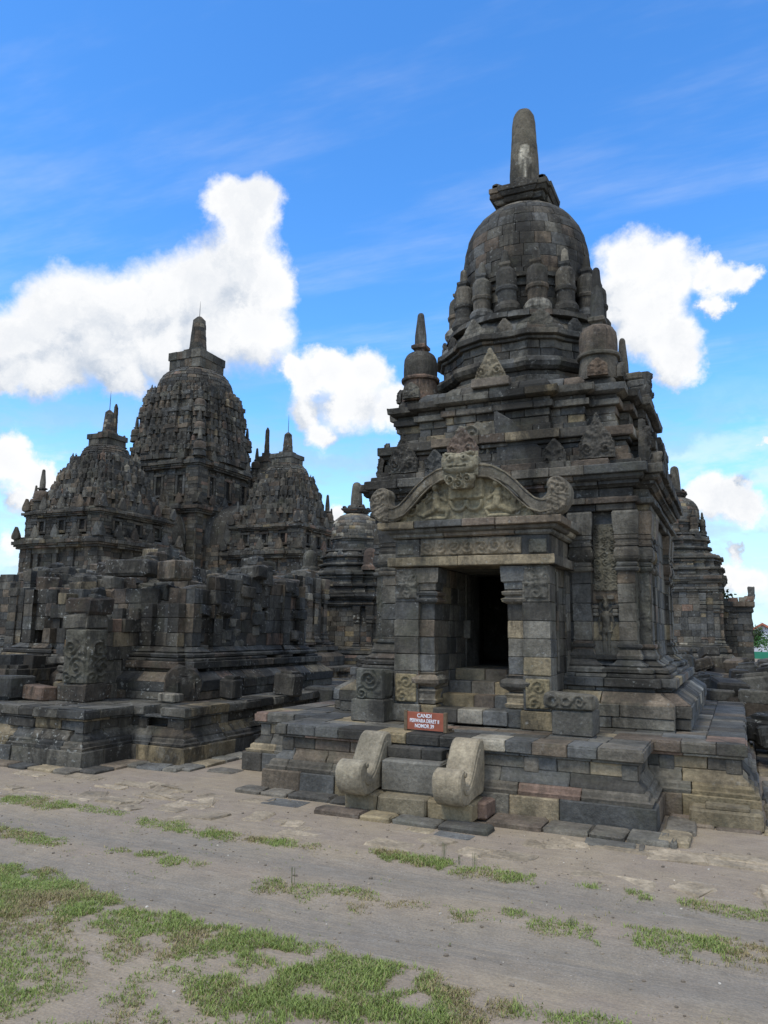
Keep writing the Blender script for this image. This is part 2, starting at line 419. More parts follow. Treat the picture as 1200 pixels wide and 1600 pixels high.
def finial_prof(z0, z1, r0, r1):
    h = z1-z0; return [(r0, z0), (r0*.98, z0+.3*h), (r1*1.12, z0+.8*h), (r1, z0+.93*h), (r1*.7, z0+.98*h), (r1*.25, z1)]
def stupa(parent, x, y, z, s, h_pin, kind, mat=None, name='corner_stupa', broken=False):
    """bell stupa: pad, flaring base, bead, bell, square harmika, pinnacle; s = bell radius"""
    mb = MB(); c = pick(P_DARK if kind == 'dark' else P_ROOF); c2 = np.array(DK[1] if kind == 'dark' else BR[1])*1.05; c3 = pick(P_ROOF)*1.2
    pr = [(s*1.12, 0), (s*1.10, .25*s), (s*1.0, .75*s), (s*.97, 1.02*s), (s*1.12, 1.06*s), (s*1.14, 1.14*s), (s*1.1, 1.22*s)]
    lathe(mb, 0, 0, pr, c, 26, jit=.0015)
    pr = [(s*.98, 1.22*s), (s*1.0, 1.5*s), (s*1.0, 1.95*s), (s*.95, 2.2*s), (s*.82, 2.4*s), (s*.6, 2.52*s), (s*.34, 2.56*s)]
    lathe(mb, 0, 0, pr, c2, 26, jit=.0015)
    z1 = 2.55*s
    if not broken:
        lathe(mb, 0, 0, [(s*.42, z1), (s*.42, z1+.12*s), (s*.62, z1+.2*s), (s*.62, z1+.34*s), (s*.45, z1+.42*s)], c, 4, math.pi/4)
        lathe(mb, 0, 0, [(q*1., w) for q, w in finial_prof(z1+.4*s, z1+.4*s+h_pin, s*.36, s*.2)], c3, 14, jit=.001)
    o = mb.build(name, mat or M_ROOF, parent, (0, 0, 0)); o.location = Vector((x, y, z))-parent.location
    return o
def copy_part(o, parent, loc, rz=0., sc=1.):
    c = o.copy(); COL.objects.link(c); c.parent = parent; c.location = Vector(loc)-parent.location
    c.rotation_euler = (0, 0, rz); c.scale = (sc, sc, sc); return c
def antefix(mb, org, u, nrm, w, h, col=None, kind=0, t=.07, res=.014):
    """upright carved plate (pointed or lobed) standing on a cornice"""
    col = pick(P_ROOF) if col is None else col; u = np.asarray(u, float); nrm = np.asarray(nrm, float); org = np.asarray(org, float)
    def half(v):                                  # half width at height fraction
        v = np.clip(v, 0, 1)
        if kind == 0: return .5*np.where(v < .40, 1-.10*v, np.where(v < .62, .90-.9*(v-.40), np.maximum(0, .62*(1-((v-.62)/.38).clip(0, 1)**1.2))+.0))
        if kind == 1: return .5*np.maximum(0, 1-v**1.15)                                                  # triangle
        return .5*np.where(v < .5, 1-.16*v, .92*np.maximum(0, 1-((v-.5)/.5).clip(0, 1)**1.5))
    fn = lambda U, V: t*.25+.55*t*np.maximum(spiral(U, V, (w*.25, h*.24), w*.19, 1.7, 1., 1, .3), spiral(U, V, (w*.75, h*.24), w*.19, 1.7, 1., -1, .3))*(V < h*.46)+.55*t*ell(U, V, (w/2, h*.30), w*.12, h*.26, 0, 1)+.4*t*ell(U, V, (w/2, h*.66), w*.10, h*.2, 0, 1)+.28*t*np.clip(np.sin((V/h*16)-np.abs(U-w/2)/w*9), 0, 1)*(V > h*.42)+vnoise(U, V, 30/w, 2)*t*.35-.25*t*(np.abs(np.abs(U-w/2)-half(V/h)*w*.86) < w*.02)
    mask = lambda U, V: np.abs(U-w/2) < half(V/h)*w
    relief(mb, org-u*w/2+nrm*t*.5, u, (0, 0, 1), nrm, w, h, fn, res=min(res, w/14), col=col, mask=mask, back=0.)
    vs = np.linspace(0, .995, 12); prof = [(half(q)*w, q*h) for q in vs]; poly = [(-a, b) for a, b in prof[::-1]]+prof
    poly = [(float(a), float(b)) for a, b in poly]
    extrude(mb, poly, org+nrm*t*.1, u, (0, 0, 1), nrm, t, col, ch=.006)
# =================================================================== the near temple
CX, CY, PX, ZP = -3.207, 12.94, -3.215, .80
def platform_plan(cx, yc):
    # stepped plan: central front and back projections, wings set back
    a, b, yf, yw = 2.235, 3.22, 8.56-CY, 9.54-CY
    q = [(-a, yf), (a, yf), (a, yw), (b, yw), (b, -yw), (a, -yw), (a, -yf), (-a, -yf), (-a, -yw), (-b, -yw), (-b, yw), (-a, yw)]
    return np.array(q)+(cx, yc)
def build_platform(root, cx, yc, mat, wear=1., keep=None, front_only=False, top=True):
    P = platform_plan(cx, yc); mb = MB(); k = dict(jit=.006*wear, keep=keep, vj=.002*wear)
    course(mb, P, 0., .25, .12, L=.62, depth=.3, pal=P_BASE, **k)
    course(mb, P, .25, .37, prof=[(.25, .09), (.29, .10), (.30, .055), (.345, .05), (.37, .02)], L=.55, depth=.2, pal=P_BASE, **k)
    course(mb, P, .37, .50, prof=[(.37, .01), (.40, .0), (.45, -.05), (.475, -.06), (.5, -.065)], L=.6, depth=.25, pal=P_BASE, **k)
    course(mb, P, .50, .64, -.07, L=.45, depth=.25, pal=P_BASE, **k)
    course(mb, P, .64, .67, -.03, L=.7, depth=.25, pal=P_TOP, gap=.002, **k)
    # pilaster strips in the recessed dado
    T, N, LL, Mt = normals(P)
    for i in range(len(P)):
        n = max(1, int(LL[i]/.9))
        for q in range(n+1):
            if LL[i] < .6 and q not in (0, n): continue
            s = .14+(LL[i]-.28)*q/max(1, n); c = P[i]+T[i]*s-N[i]*.082
            if keep is not None and not keep(c[0], c[1], .5): continue
            rot = np.array([[T[i][0], N[i][0], 0], [T[i][1], N[i][1], 0], [0, 0, 1]])
            mb.box((c[0], c[1], .553), (.085, .03, .083), pick(P_BODY), rot)
    solid(mb, P, .02, .78, -.28, DK[0])
    mb.build('platform_base', mat, root)
    mb = MB()
    course(mb, P, .67, ZP, prof=[(.672, .0), (.68, .01), (.775, .012), (.776, -.004), (ZP-.003, -.008)], L=.43, depth=.42, pal=P_TOP, **k)
    mb.build('platform_kerb', mat, root)
    if top:
        mb = MB(); y = 8.56-CY+.43
        while y < -(8.56-CY)-.45:
            d = rng.uniform(.26, .36); lim = 2.235-.43 if abs(y+d/2) > 3.0 else 3.22-.43; x = -lim
            while x < lim-.02:
                w = min(rng.uniform(.35, .7), lim-x)
                if lim-x-w < .15: w = lim-x
                if not (abs(x+w/2) < 1.5 and abs(y+d/2) < 1.6):
                    mb.box((cx+x+w/2, yc+y+d/2, .74+rng.normal(0, .004)), (w/2-.004, d/2-.004, .055), pick(P_TOP), ch=.008, jit=.002)
                x += w
            y += d
        mb.build('platform_paving', mat, root)
T1 = thing('stone_temple', 'restored grey stone temple with carved porch, bell dome and tall pinnacle, nearest and tallest', 'temple', (CX, CY, 0))
build_platform(T1, CX, CY, M_PLAT)

BODY = [(1.05, 2.02), (1.31, 2.08), (1.67, 1.98), (1.90, 2.08)]
def body_plan(cx, cy, s=1.): return cross(cx, cy, [(b*s, r*s) for b, r in BODY])
def perwara_body(root, cx, cy, mat, detail=True, z0=ZP, s=1., pal=P_BODY, door=True, keep=None, core=True, sv=None):
    """base mouldings, wall, cornice of a small temple; z scaled by s above z0"""
    sv = s if sv is None else sv
    Z = lambda z: z0+(z-ZP)*sv
    B0 = cross(cx, cy, [(1.88*s, 2.07*s)]); BP = body_plan(cx, cy, s)
    kb = (lambda x, y, z: (keep is None or keep(x, y, z)) and not (door and abs(x-cx) < .62*s and y < cy and z > z0-.1 and z < Z(2.86)))
    K = dict(pal=pal, keep=kb); mb = MB()
    course(mb, B0, Z(.80), Z(.94), .475*s, L=.5, depth=.5, **K)
    course(mb, B0, Z(.94), Z(1.10), .49*s, L=.5, depth=.5, **K)
    course(mb, B0, Z(1.10), Z(1.24), prof=[(Z(1.10), .485*s), (Z(1.12), .475*s), (Z(1.22), .33*s), (Z(1.24), .31*s)], L=.55, depth=.4, **K)
    course(mb, B0, Z(1.24), Z(1.30), .23*s, L=.5, depth=.3, **K)
    course(mb, B0, Z(1.30), Z(1.42), .31*s, L=.6, depth=.4, **K)
    course(mb, B0, Z(1.42), Z(1.47), .24*s, L=.5, depth=.3, **K)
    course(mb, BP, Z(1.47), Z(1.56), prof=[(Z(1.472), .16*s), (Z(1.49), .205*s), (Z(1.53), .21*s), (Z(1.555), .16*s)], L=.5, depth=.3, **K)
    course(mb, BP, Z(1.56), Z(1.66), prof=[(Z(1.562), .12*s), (Z(1.58), .13*s), (Z(1.62), .06*s), (Z(1.655), .03*s)], L=.45, depth=.3, **K)
    mb.build('base_moulding', mat, root)
    mb = MB(); z = 1.66
    hs = [.24, .26, .25, .27, .24, .26, .27, .26]
    for h in hs:
        course(mb, BP, Z(z), Z(min(z+h, 3.70)), L=.34, depth=.2, jit=.004, **K); z += h
    # capitals and feet of the corner pilasters
    for k4 in range(4):
        a = k4*math.pi/2; ca, sa = round(math.cos(a)), round(math.sin(a))
        for b0, b1 in ((1.06, 1.30), (1.68, 1.92), (-1.30, -1.06), (-1.92, -1.68)):
            r = 2.08
            for c in (1,):
                q = np.array([(b0, -r-.002), (b1, -r-.002), (b1, -r+.12), (b0, -r+.12)])*s
                q = np.column_stack([ca*q[:, 0]-sa*q[:, 1], sa*q[:, 0]+ca*q[:, 1]])+(cx, cy)
                mm = q.mean(0)
                if keep is not None and not keep(mm[0], mm[1], Z(3.3)): continue
                for zz, pr in ((2.84, [(0, .01), (.02, .05), (.05, .065), (.07, .03)]), (2.92, [(0, .02), (.03, .03), (.05, .012), (.06, .01)]), (2.99, [(0, .015), (.03, .055), (.07, .075), (.16, .06), (.2, .03)]),
                               (3.20, [(0, .05), (.03, .055), (.04, .03), (.09, .03), (.1, .055), (.15, .055)]), (3.36, [(0, .04), (.15, .075), (.30, .085), (.33, .06)]),
                               (1.66, [(0, .07), (.04, .08), (.08, .04), (.12, .02)]), (1.80, [(0, .03), (.02, .05), (.05, .045), (.06, .01)])):
                    course(mb, q, Z(zz), Z(zz)+pr[-1][0]*s, prof=[(Z(zz)+.001+z_*s, o_*s*.62+.004) for z_, o_ in pr], L=9, depth=.05, jit=.002, pal=pal, vj=.0012)
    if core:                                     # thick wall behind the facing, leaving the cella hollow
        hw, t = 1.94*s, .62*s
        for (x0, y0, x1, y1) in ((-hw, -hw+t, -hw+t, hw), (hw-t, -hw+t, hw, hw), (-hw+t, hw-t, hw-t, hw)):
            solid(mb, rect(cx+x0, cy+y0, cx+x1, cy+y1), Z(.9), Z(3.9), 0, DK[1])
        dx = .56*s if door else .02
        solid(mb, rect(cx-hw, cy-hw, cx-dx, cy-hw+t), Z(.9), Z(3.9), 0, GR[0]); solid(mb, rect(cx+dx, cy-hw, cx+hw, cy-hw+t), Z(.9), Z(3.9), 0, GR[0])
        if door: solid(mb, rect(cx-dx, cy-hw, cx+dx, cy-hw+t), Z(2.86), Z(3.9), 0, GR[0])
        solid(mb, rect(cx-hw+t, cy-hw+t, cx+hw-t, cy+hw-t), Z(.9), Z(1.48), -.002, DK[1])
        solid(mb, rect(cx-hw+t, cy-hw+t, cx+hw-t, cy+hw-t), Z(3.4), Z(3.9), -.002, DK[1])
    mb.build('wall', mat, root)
    mb = MB(); K = dict(pal=pal, keep=keep); K2 = dict(pal=P_ROOF, keep=keep)
    course(mb, B0, Z(3.70), Z(3.79), .05*s, L=.55, depth=.35, **K)
    course(mb, B0, Z(3.79), Z(3.89), prof=[(Z(3.792), .08*s), (Z(3.80), .11*s), (Z(3.86), .11*s), (Z(3.888), .07*s)], L=.6, depth=.4, **K)
    course(mb, B0, Z(3.89), Z(4.02), .03*s, L=.4, depth=.3, **K)
    course(mb, B0, Z(4.02), Z(4.11), prof=[(Z(4.022), .07*s), (Z(4.05), .10*s), (Z(4.06), .13*s), (Z(4.108), .13*s)], L=.6, depth=.4, **K2)
    course(mb, B0, Z(4.11), Z(4.19), prof=[(Z(4.112), .16*s), (Z(4.14), .19*s), (Z(4.188), .20*s)], L=.6, depth=.45, **K2)
    course(mb, B0, Z(4.19), Z(4.325), .25*s, L=.5, depth=.8, **K2)
    if core: solid(mb, B0, Z(3.9), Z(4.30), -.1, DK[0])
    if core: mb.build('cornice', M_ROOF if mat is M_STONE else mat, root)
perwara_body(T1, CX+.06, CY, M_STONE)

def perwara_roof(root, cx, cy, mat, zoff=0., s=1., z5=4.325, rings=16, stup='full', pin=1.48, keep=None, dpal=P_ROOF, sv=None):
    """everything above the main cornice"""
    sv = s if sv is None else sv
    Z = lambda z: z5+(float(np.interp(z, [4.325,5.80,6.4,6.62,7.13,7.48,7.62,8.42,9.88,10.24,10.45,11.79], [4.325,5.80,6.12,6.34,6.80,7.08,7.2,7.98,9.66,10.0,10.14,11.79]))-4.325)*sv
    Pa = cross(cx, cy, [(.85*s, 2.06*s), (1.45*s, 1.99*s), (1.86*s, 1.86*s)])
    Pb = cross(cx, cy, [(.80*s, 1.99*s), (1.30*s, 1.86*s), (1.72*s, 1.72*s)])
    mb = MB(); K = dict(pal=P_ROOF, keep=keep)
    course(mb, Pa, Z(4.325), Z(4.43), .22*s, L=.45, depth=.5, **K)
    course(mb, Pa, Z(4.43), Z(4.53), .10*s, L=.45, depth=.4, **K)
    course(mb, Pa, Z(4.53), Z(4.66), .05*s, L=.4, depth=.4, **K)
    course(mb, Pa, Z(4.66), Z(4.74), .02*s, L=.5, depth=.4, **K)
    course(mb, Pa, Z(4.74), Z(4.80), .07*s, L=.5, depth=.4, **K)
    course(mb, Pa, Z(4.80), Z(4.94), .14*s, L=.5, depth=.5, **K)
    solid(mb, Pa, Z(4.31), Z(4.92), -.2*s, DK[0])
    mb.build('lower_roof_ledge', mat, root)
    mb = MB(); K['pal'] = P_BODY
    course(mb, Pb, Z(4.94), Z(5.08), .03*s, L=.35, depth=.3, **K)
    course(mb, Pb, Z(5.08), Z(5.20), .0, L=.35, depth=.3, **K)
    course(mb, Pb, Z(5.20), Z(5.32), .01*s, L=.35, depth=.3, **K)
    course(mb, Pb, Z(5.32), Z(5.42), .08*s, L=.5, depth=.35, **K)
    course(mb, Pb, Z(5.42), Z(5.49), .03*s, L=.4, depth=.3, **K)
    course(mb, Pb, Z(5.49), Z(5.62), prof=[(Z(5.492), .08*s), (Z(5.51), .14*s), (Z(5.52), .16*s), (Z(5.618), .17*s)], L=.5, depth=.5, **K)
    K['pal'] = P_ROOF
    course(mb, Pb, Z(5.62), Z(5.80), prof=[(Z(5.622), .03*s), (Z(5.7), .02*s), (Z(5.76), -.02*s), (Z(5.80), -.07*s)], L=.38, depth=.5, **K)
    solid(mb, Pb, Z(4.9), Z(5.78), -.15*s, DK[0])
    mb.build('upper_storey', mat, root)
    # round tier
    mb = MB(); nf = 16
    def rplan(r, d):
        pts = []
        for k in range(nf):
            a = 2*math.pi*k/nf; w = math.pi/nf
            rr = r+(d if k % 2 else 0)
            pts += [(rr*math.cos(a-w*.72), rr*math.sin(a-w*.72)), (rr*math.cos(a+w*.72), rr*math.sin(a+w*.72))]
        return np.array(pts)+(cx, cy)
    R1 = rplan(1.42*s, .07*s)
    K = dict(pal=P_DARK, keep=keep, jit=.004)
    course(mb, R1, Z(5.80), Z(6.0), .22*s, L=.4, depth=.6, **K)
    course(mb, R1, Z(6.0), Z(6.2), .14*s, L=.4, depth=.4, **K)
    course(mb, R1, Z(6.2), Z(6.40), .06*s, L=.4, depth=.4, **K)
    course(mb, R1, Z(6.40), Z(6.62), prof=[(Z(6.402), .10*s), (Z(6.44), .17*s), (Z(6.51), .20*s), (Z(6.58), .17*s), (Z(6.618), .10*s)], L=.45, depth=.4, **K)
    K['pal'] = P_ROOF
    course(mb, R1, Z(6.62), Z(6.80), .0, L=.3, depth=.3, **K)
    course(mb, R1, Z(6.80), Z(6.96), .01*s, L=.3, depth=.3, **K)
    course(mb, R1, Z(6.96), Z(7.02), .07*s, L=.4, depth=.3, **K)
    course(mb, R1, Z(7.02), Z(7.13), .14*s, L=.4, depth=.35, **K)
    course(mb, R1, Z(7.13), Z(7.32), prof=[(Z(7.132), .08*s), (Z(7.2), .07*s), (Z(7.318), .0)], L=.33, depth=.35, **K)
    course(mb, R1, Z(7.32), Z(7.48), prof=[(Z(7.322), .0), (Z(7.478), -.09*s)], L=.33, depth=.35, **K)
    rcourse(mb, cx, cy, Z(7.48), Z(7.62), 1.46*s, 1.42*s, pal=P_ROOF, depth=.5)
    solid(mb, R1, Z(5.75), Z(7.60), -.15*s, DK[0])
    mb.build('round_tier', mat, root)
    # drum and dome
    mb = MB()
    for a, b, r in ((7.62, 7.8, 1.08), (7.8, 8.0, 1.06), (8.0, 8.2, 1.06), (8.2, 8.34, 1.10), (8.34, 8.42, 1.16)):
        rcourse(mb, cx, cy, Z(a), Z(b), r*s, r*s, pal=P_DARK if a < 8.3 else P_ROOF, depth=.2)
    zs = [8.42, 8.50, 8.68, 8.87, 9.06, 9.24, 9.41, 9.56, 9.69, 9.80, 9.88]
    def rd(z):
        t = (z-8.5)/1.42
        return 1.13*(1-min(1, max(0, (t-.18)/.84))**2.75)**.5 if t > .18 else 1.13+.015*t
    for a, b in zip(zs[:-1], zs[1:]):
        if a < 8.45: rcourse(mb, cx, cy, Z(a), Z(b), 1.15*s, 1.15*s, pal=dpal, depth=.2); continue
        rcourse(mb, cx, cy, Z(a), Z(b), rd(a)*s, rd(b)*s, pal=dpal, L=.30, depth=.3, prof=[(Z(a)+.001, rd(a)*s-.004), (Z(a)+.012, rd(a+.012)*s), (Z((a+b)/2), rd((a+b)/2)*s+.006), (Z(b)-.012, rd(b-.012)*s), (Z(b)-.001, rd(b)*s-.006)])
    lathe(mb, cx, cy, [(1.0*s, Z(7.5)), (1.0*s, Z(8.6)), (.98*s, Z(9.0)), (.78*s, Z(9.5)), (.45*s, Z(9.84))], DK[0], 24)
    mb.build('dome', mat, root)
    # harmika: square moulded block, then the pinnacle
    q = rect(cx-.34*s, cy-.34*s, cx+.34*s, cy+.34*s); q8 = cross(cx, cy, [(.16*s, .37*s), (.33*s, .33*s)])
    mb = MB(); K = dict(pal=P_DARK, jit=.002)
    for a, b, o, oo in ((9.80, 9.93, .02, .02), (9.93, 10.0, .10, .13), (10.0, 10.05, .10, .10), (10.05, 10.13, .15, .18), (10.13, 10.24, .20, .20)):
        course(mb, q8, Z(a), Z(b), o*s, oo*s, L=.5, depth=.2, **K)
    solid(mb, q8, Z(9.8), Z(10.22), -.02*s, DK[1])
    antw = .26*s
    for k in range(4):
        a = k*math.pi/2; u = np.array([math.cos(a), math.sin(a), 0]); n_ = np.array([math.sin(a), -math.cos(a), 0])
        antefix(mb, np.array([cx, cy, Z(10.235)])+n_*.33*s, u, n_, .34*s, .22*s, kind=2, t=.06)
        for e in (-1, 1):
            c = np.array([cx, cy, Z(10.28)+.006*k+.003*e])+n_*.42*s+u*e*.40*s
            mb.box(c, (.09*s, .07*s, .07*s), pick(P_DARK), np.array([u, -n_, [0, 0, 1]]).T, ch=.03)
    lathe(mb, cx, cy, [(.36*s, Z(10.2)), (.34*s, Z(10.34)), (.30*s, Z(10.38)), (.29*s, Z(10.45))], DK[2], 8, math.pi/8)
    mb.build('pinnacle_base', mat, root)
    mb = MB()
    if pin: lathe(mb, cx, cy, [(.285*s, Z(10.40)), (.268*s, Z(10.9)), (.235*s, Z(11.3)), (.212*s, Z(11.55)), (.19*s, Z(11.67)), (.14*s, Z(11.745)), (.07*s, Z(11.785)), (.01, Z(11.79))], (.13, .125, .11), 20, jit=.002)
    if pin:
        if s == 1.:
            mb = MB(); n, k = 56, 60; zt = np.linspace(10.06, 11.79, k); rr = np.interp(zt, [10.06, 10.5, 11.1, 11.5, 11.65, 11.735, 11.78, 11.79], [.285, .272, .238, .214, .19, .14, .07, .005])
            A = np.linspace(0, 2*math.pi, n, endpoint=False); AA, ZZ = np.meshgrid(A, zt, indexing='ij'); wn = vnoise(AA*2, ZZ*3, 1.5, 7)
            RR = rr[None, :]*(1+.02*(wn-.5))+.010*(vnoise(AA*3, ZZ*9, 1., 8)-.5)
            fr = -1.30; pt = np.clip(1-((AA-(fr % (2*math.pi)))/.42)**2-((ZZ-10.62)/.36)**2, -1, 1)+1.3*(vnoise(AA*5, ZZ*7, 1., 12)-.5)
            c1 = np.array((.125, .118, .10)); c2 = np.array((.48, .47, .42)); f = np.clip((pt-.05)*5, 0, 1)[..., None]; RR = RR-.012*f[..., 0]
            C_ = c1*(1-f)+c2*f*(.5+.7*vnoise(AA*9, ZZ*14, 1., 13)[..., None]); V_ = np.stack([cx+RR*np.cos(AA), cy+RR*np.sin(AA), ZZ], -1)
            i_ = np.arange(n*k).reshape(n, k); j_ = np.roll(i_, -1, 0); q = np.stack([i_[:, :-1], j_[:, :-1], j_[:, 1:], i_[:, 1:]], -1).reshape(-1, 4)
            mb.raw(V_.reshape(-1, 3), q.ravel(), np.full(len(q), 4), C_.reshape(-1, 3), True)
        mb.build('pinnacle', mat, root)
    # ring of little stupas round the drum
    if rings:
        kinds = []
        for k in range(rings):
            a = 2*math.pi*(k+.0)/rings - math.pi/2 + math.pi/rings*0; x, y = cx+1.245*s*math.cos(a), cy+1.245*s*math.sin(a)
            if k < 4:
                mb = MB(); c = pick(P_DARK); u = .175*s*(1+.04*rng.normal())
                lathe(mb, 0, 0, [(u*1.1, 0), (u*1.32, .05*s), (u*1.34, .12*s), (u*1.1, .19*s), (u*.95, .2*s)], pick(P_DARK) if k != 1 else np.array((.30, .30, .28)), 16, jit=.003)
                lathe(mb, 0, 0, [(u*.93, .18*s), (u*.95, .38*s), (u*1.08, .40*s), (u*1.12, .44*s), (u*1.06, .47*s)], pick(P_DARK) if k != 1 else np.array(BR[0])*1.15, 18, jit=.0015)
                lathe(mb, 0, 0, [(u*1.0, .46*s), (u*1.02, .66*s), (u*.95, .74*s), (u*.7, .80*s), (u*.5, .81*s)], c, 18, jit=.0015)
                lathe(mb, 0, 0, [(u*.6, .80*s), (u*.62, .83*s), (u*.8, .86*s), (u*.8, .90*s), (u*.55, .92*s)], pick(P_ROOF), 4, math.pi/4)
                lathe(mb, 0, 0, [(u*.44, .91*s), (u*.36, 1.06*s), (u*.3, 1.12*s), (.01, 1.16*s)], pick(P_LIT)*.7 if k == 2 else c*1.15, 10)
                o = mb.build('ring_stupa', mat, root); o.location = Vector((x, y, Z(7.60)))-root.location; kinds.append(o); o.scale = (.96, .96, 1.03)
            else:
                o = copy_part(kinds[k % 4], root, (x, y, Z(7.60)), rng.uniform(0, 6), rng.uniform(.93, 1.))
            o.rotation_euler = (rng.normal(0, .02), rng.normal(0, .02), rng.uniform(-.1, .1))
    # carved plates round the round tier
    for k in range(16 if stup == 'full' else 8):
        a = 2*math.pi*k/16-math.pi/2
        if stup != 'full': a = 2*math.pi*k/8-math.pi/2
        n_ = np.array([math.cos(a), math.sin(a), 0]); u = np.array([-math.sin(a), math.cos(a), 0]); mb = MB()
        antefix(mb, np.array([cx, cy, Z(7.13)])+n_*1.47*s, u, n_, .38*s if k % 2 else .26*s, .36*s if k % 2 else .24*s, kind=(0, 2, 2)[k % 3], t=.05, res=.02)
        mb.build('roof_antefix', mat, root)
    # corner stupas
    if stup:
        for i, (sx, sy) in enumerate(((1, -1), (-1, -1), (-1, 1), (1, 1))):
            o = stupa(root, cx+sx*1.47*s, cy+sy*1.47*s, Z(5.77), .275*s, (.66, .46, .6, .6)[i]*s, 'dark' if i % 2 else 'brown', mat, broken=(stup == 'broken')); o.scale = (1.04, 1.04, 1.27)
perwara_roof(T1, CX, CY, M_ROOF)

# antefixes on the four sides and corners, false-niche bays on the sides
for k in range(4):
    a = k*math.pi/2; u = np.array([math.cos(a), math.sin(a), 0]); n_ = np.array([math.sin(a), -math.cos(a), 0]); o = np.array([CX, CY, 0.])
    for e in (-1, 1):
        mb = MB(); b = o+n_*2.06+u*e*1.50
        antefix(mb, b+(0, 0, 4.46), u, n_, .50, .58, kind=0, t=.09, col=(.085, .083, .078))
        antefix(mb, b+(0, 0, 4.80)-n_*.02, u, n_, .22, .34, kind=1, t=.07, col=(.07, .07, .066))
        course(mb, rect(-.28, -.06, .28, .06), 4.33, 4.46, L=9, depth=.05) if False else None
        mb.build('corner_antefix', M_ROOF, T1)
        mb = MB(); antefix(mb, o+n_*2.16+u*e*.92+(0, 0, 4.33), u, n_, .34, .44, kind=2, t=.10, col=pick(P_BODY)); mb.build('lion_head_antefix', M_ROOF, T1)
        mb = MB(); antefix(mb, o+n_*1.78+u*e*1.50+(0, 0, 5.78), u, n_, .30, .27, kind=2, t=.07, col=(.16, .125, .1) if k == 0 and e > 0 else pick(P_BODY)); mb.build('roof_antefix', M_ROOF, T1)
    mb = MB(); c = (.185, .17, .135) if k == 0 else pick(P_ROOF)
    mb.box(tuple(o+n_*1.98+(0, 0, 5.80)-u*.08*(k == 0)), (.30, .10, .07), (.15, .135, .12) if k == 0 else pick(P_ROOF), np.array([u, -n_, [0, 0, 1]]).T)
    antefix(mb, o+n_*1.98+(0, 0, 5.862)-u*.08*(k == 0), u, n_, .50, .50, kind=1, t=.10, col=c); mb.build('pointed_antefix', M_NEW if k == 0 else M_ROOF, T1)
    # broken kala arch relief on the upper storey
    mb = MB(); u3 = u; bay = o+n_*2.03
    def fn(U, V): return .02+.05*np.maximum.reduce([spiral(U, V, (.22, .2), .17, 1.8, 1), spiral(U, V, (.52, .22), .17, 1.8, 1, -1), spiral(U, V, (.36, .5), .19, 2, 1), spiral(U, V, (.12, .5), .12, 1.5, 1, -1)])+.02*vnoise(U, V, 22, 4)
    relief(mb, bay-u*.72+(0, 0, 4.5), u, (0, 0, 1), n_, .74, .78, fn, col=(.155, .15, .13), mask=lambda U, V: (V < .62+.14*vnoise(U, V, 7, 3)) & (U > .02+.25*V*V))
    mb.build('arch_relief', M_STONE, T1)
    mb = MB()
    prof = [(.05, .0), (.72, .0), (.72, .16), (.5, .34), (.28, .62), (.05, .78), (.0, .78), (.0, .62)]
    extrude(mb, prof, bay+(0, 0, 4.52)+n_*.04, u, (0, 0, 1), n_, .12, (.08, .085, .09)); mb.build('arch_fragment', M_ROOF, T1)
    if k != 0:
        mb = MB(); K = dict(pal=P_ROOF)
        q = np.array([(-.45, -2.28), (.45, -2.28), (.45, -1.9), (-.45, -1.9)]); ca, sa = round(math.cos(a)), round(math.sin(a))
        q = np.column_stack([ca*q[:, 0]-sa*q[:, 1], sa*q[:, 0]+ca*q[:, 1]])+(CX, CY)
        for z in np.arange(4.33, 5.1, .13): course(mb, q, z, z+.13, .02*rng.uniform(-1, 1)-.22*max(0, z-4.75), L=.3, depth=.14, **K)
        solid(mb, q, 4.33, 5.08, -.1, DK[0]); mb.build('side_bay', M_ROOF, T1)
        mb = MB(); c = pick(P_DARK)
        for z in np.arange(5.8, 6.2, .13): mb.box(tuple(o+n_*(1.92-.25*(z-5.8))+(0, 0, z+.065)), (.17, .14, .062), pick(P_ROOF), np.array([u, -n_, [0, 0, 1]]).T, ch=.02, jit=.003)
        mb.build('roof_antefix', M_ROOF, T1)

# wall reliefs: scrollwork panel above a niche with a standing guardian, each side of each face
def guardian(U, V):
    s = .30; f = lambda a, b, r0, r1=None, z=0: capsule(U, V, a, b, r0, r1, z)
    c = .155
    H = np.maximum.reduce([f((c-.035, .06), (c-.04, .36), .022, .036), f((c+.03, .06), (c+.035, .36), .022, .036),
        f((c-.01, .38), (c, .40), .062, .062), f((c, .40), (c, .58), .048, .066, .01), f((c-.06, .59), (c+.06, .59), .035, .035),
        f((c-.085, .58), (c-.10, .44), .024, .020), f((c-.10, .44), (c-.085, .32), .019, .016), f((c+.085, .58), (c+.11, .46), .024, .02), f((c+.11, .46), (c+.07, .37), .019, .016),
        f((c, .64), (c, .68), .024), ell(U, V, (c, .72), .042, .052, .01), f((c, .76), (c, .83), .034, .012, .005), ringh(U, V, (c, .72), .085, .02, .02),
        f((c-.045, .05), (c-.07, .04), .022, .018), f((c+.04, .05), (c+.065, .04), .022, .018), f((.045, .08), (.055, .45), .016, .012), f((.262, .10), (.252, .42), .016, .01),
        ell(U, V, (c, .36), .085, .02, .03)])
    H = np.maximum(H, .0)+.004*vnoise(U, V, 60, 5)
    return H*1.25-.05
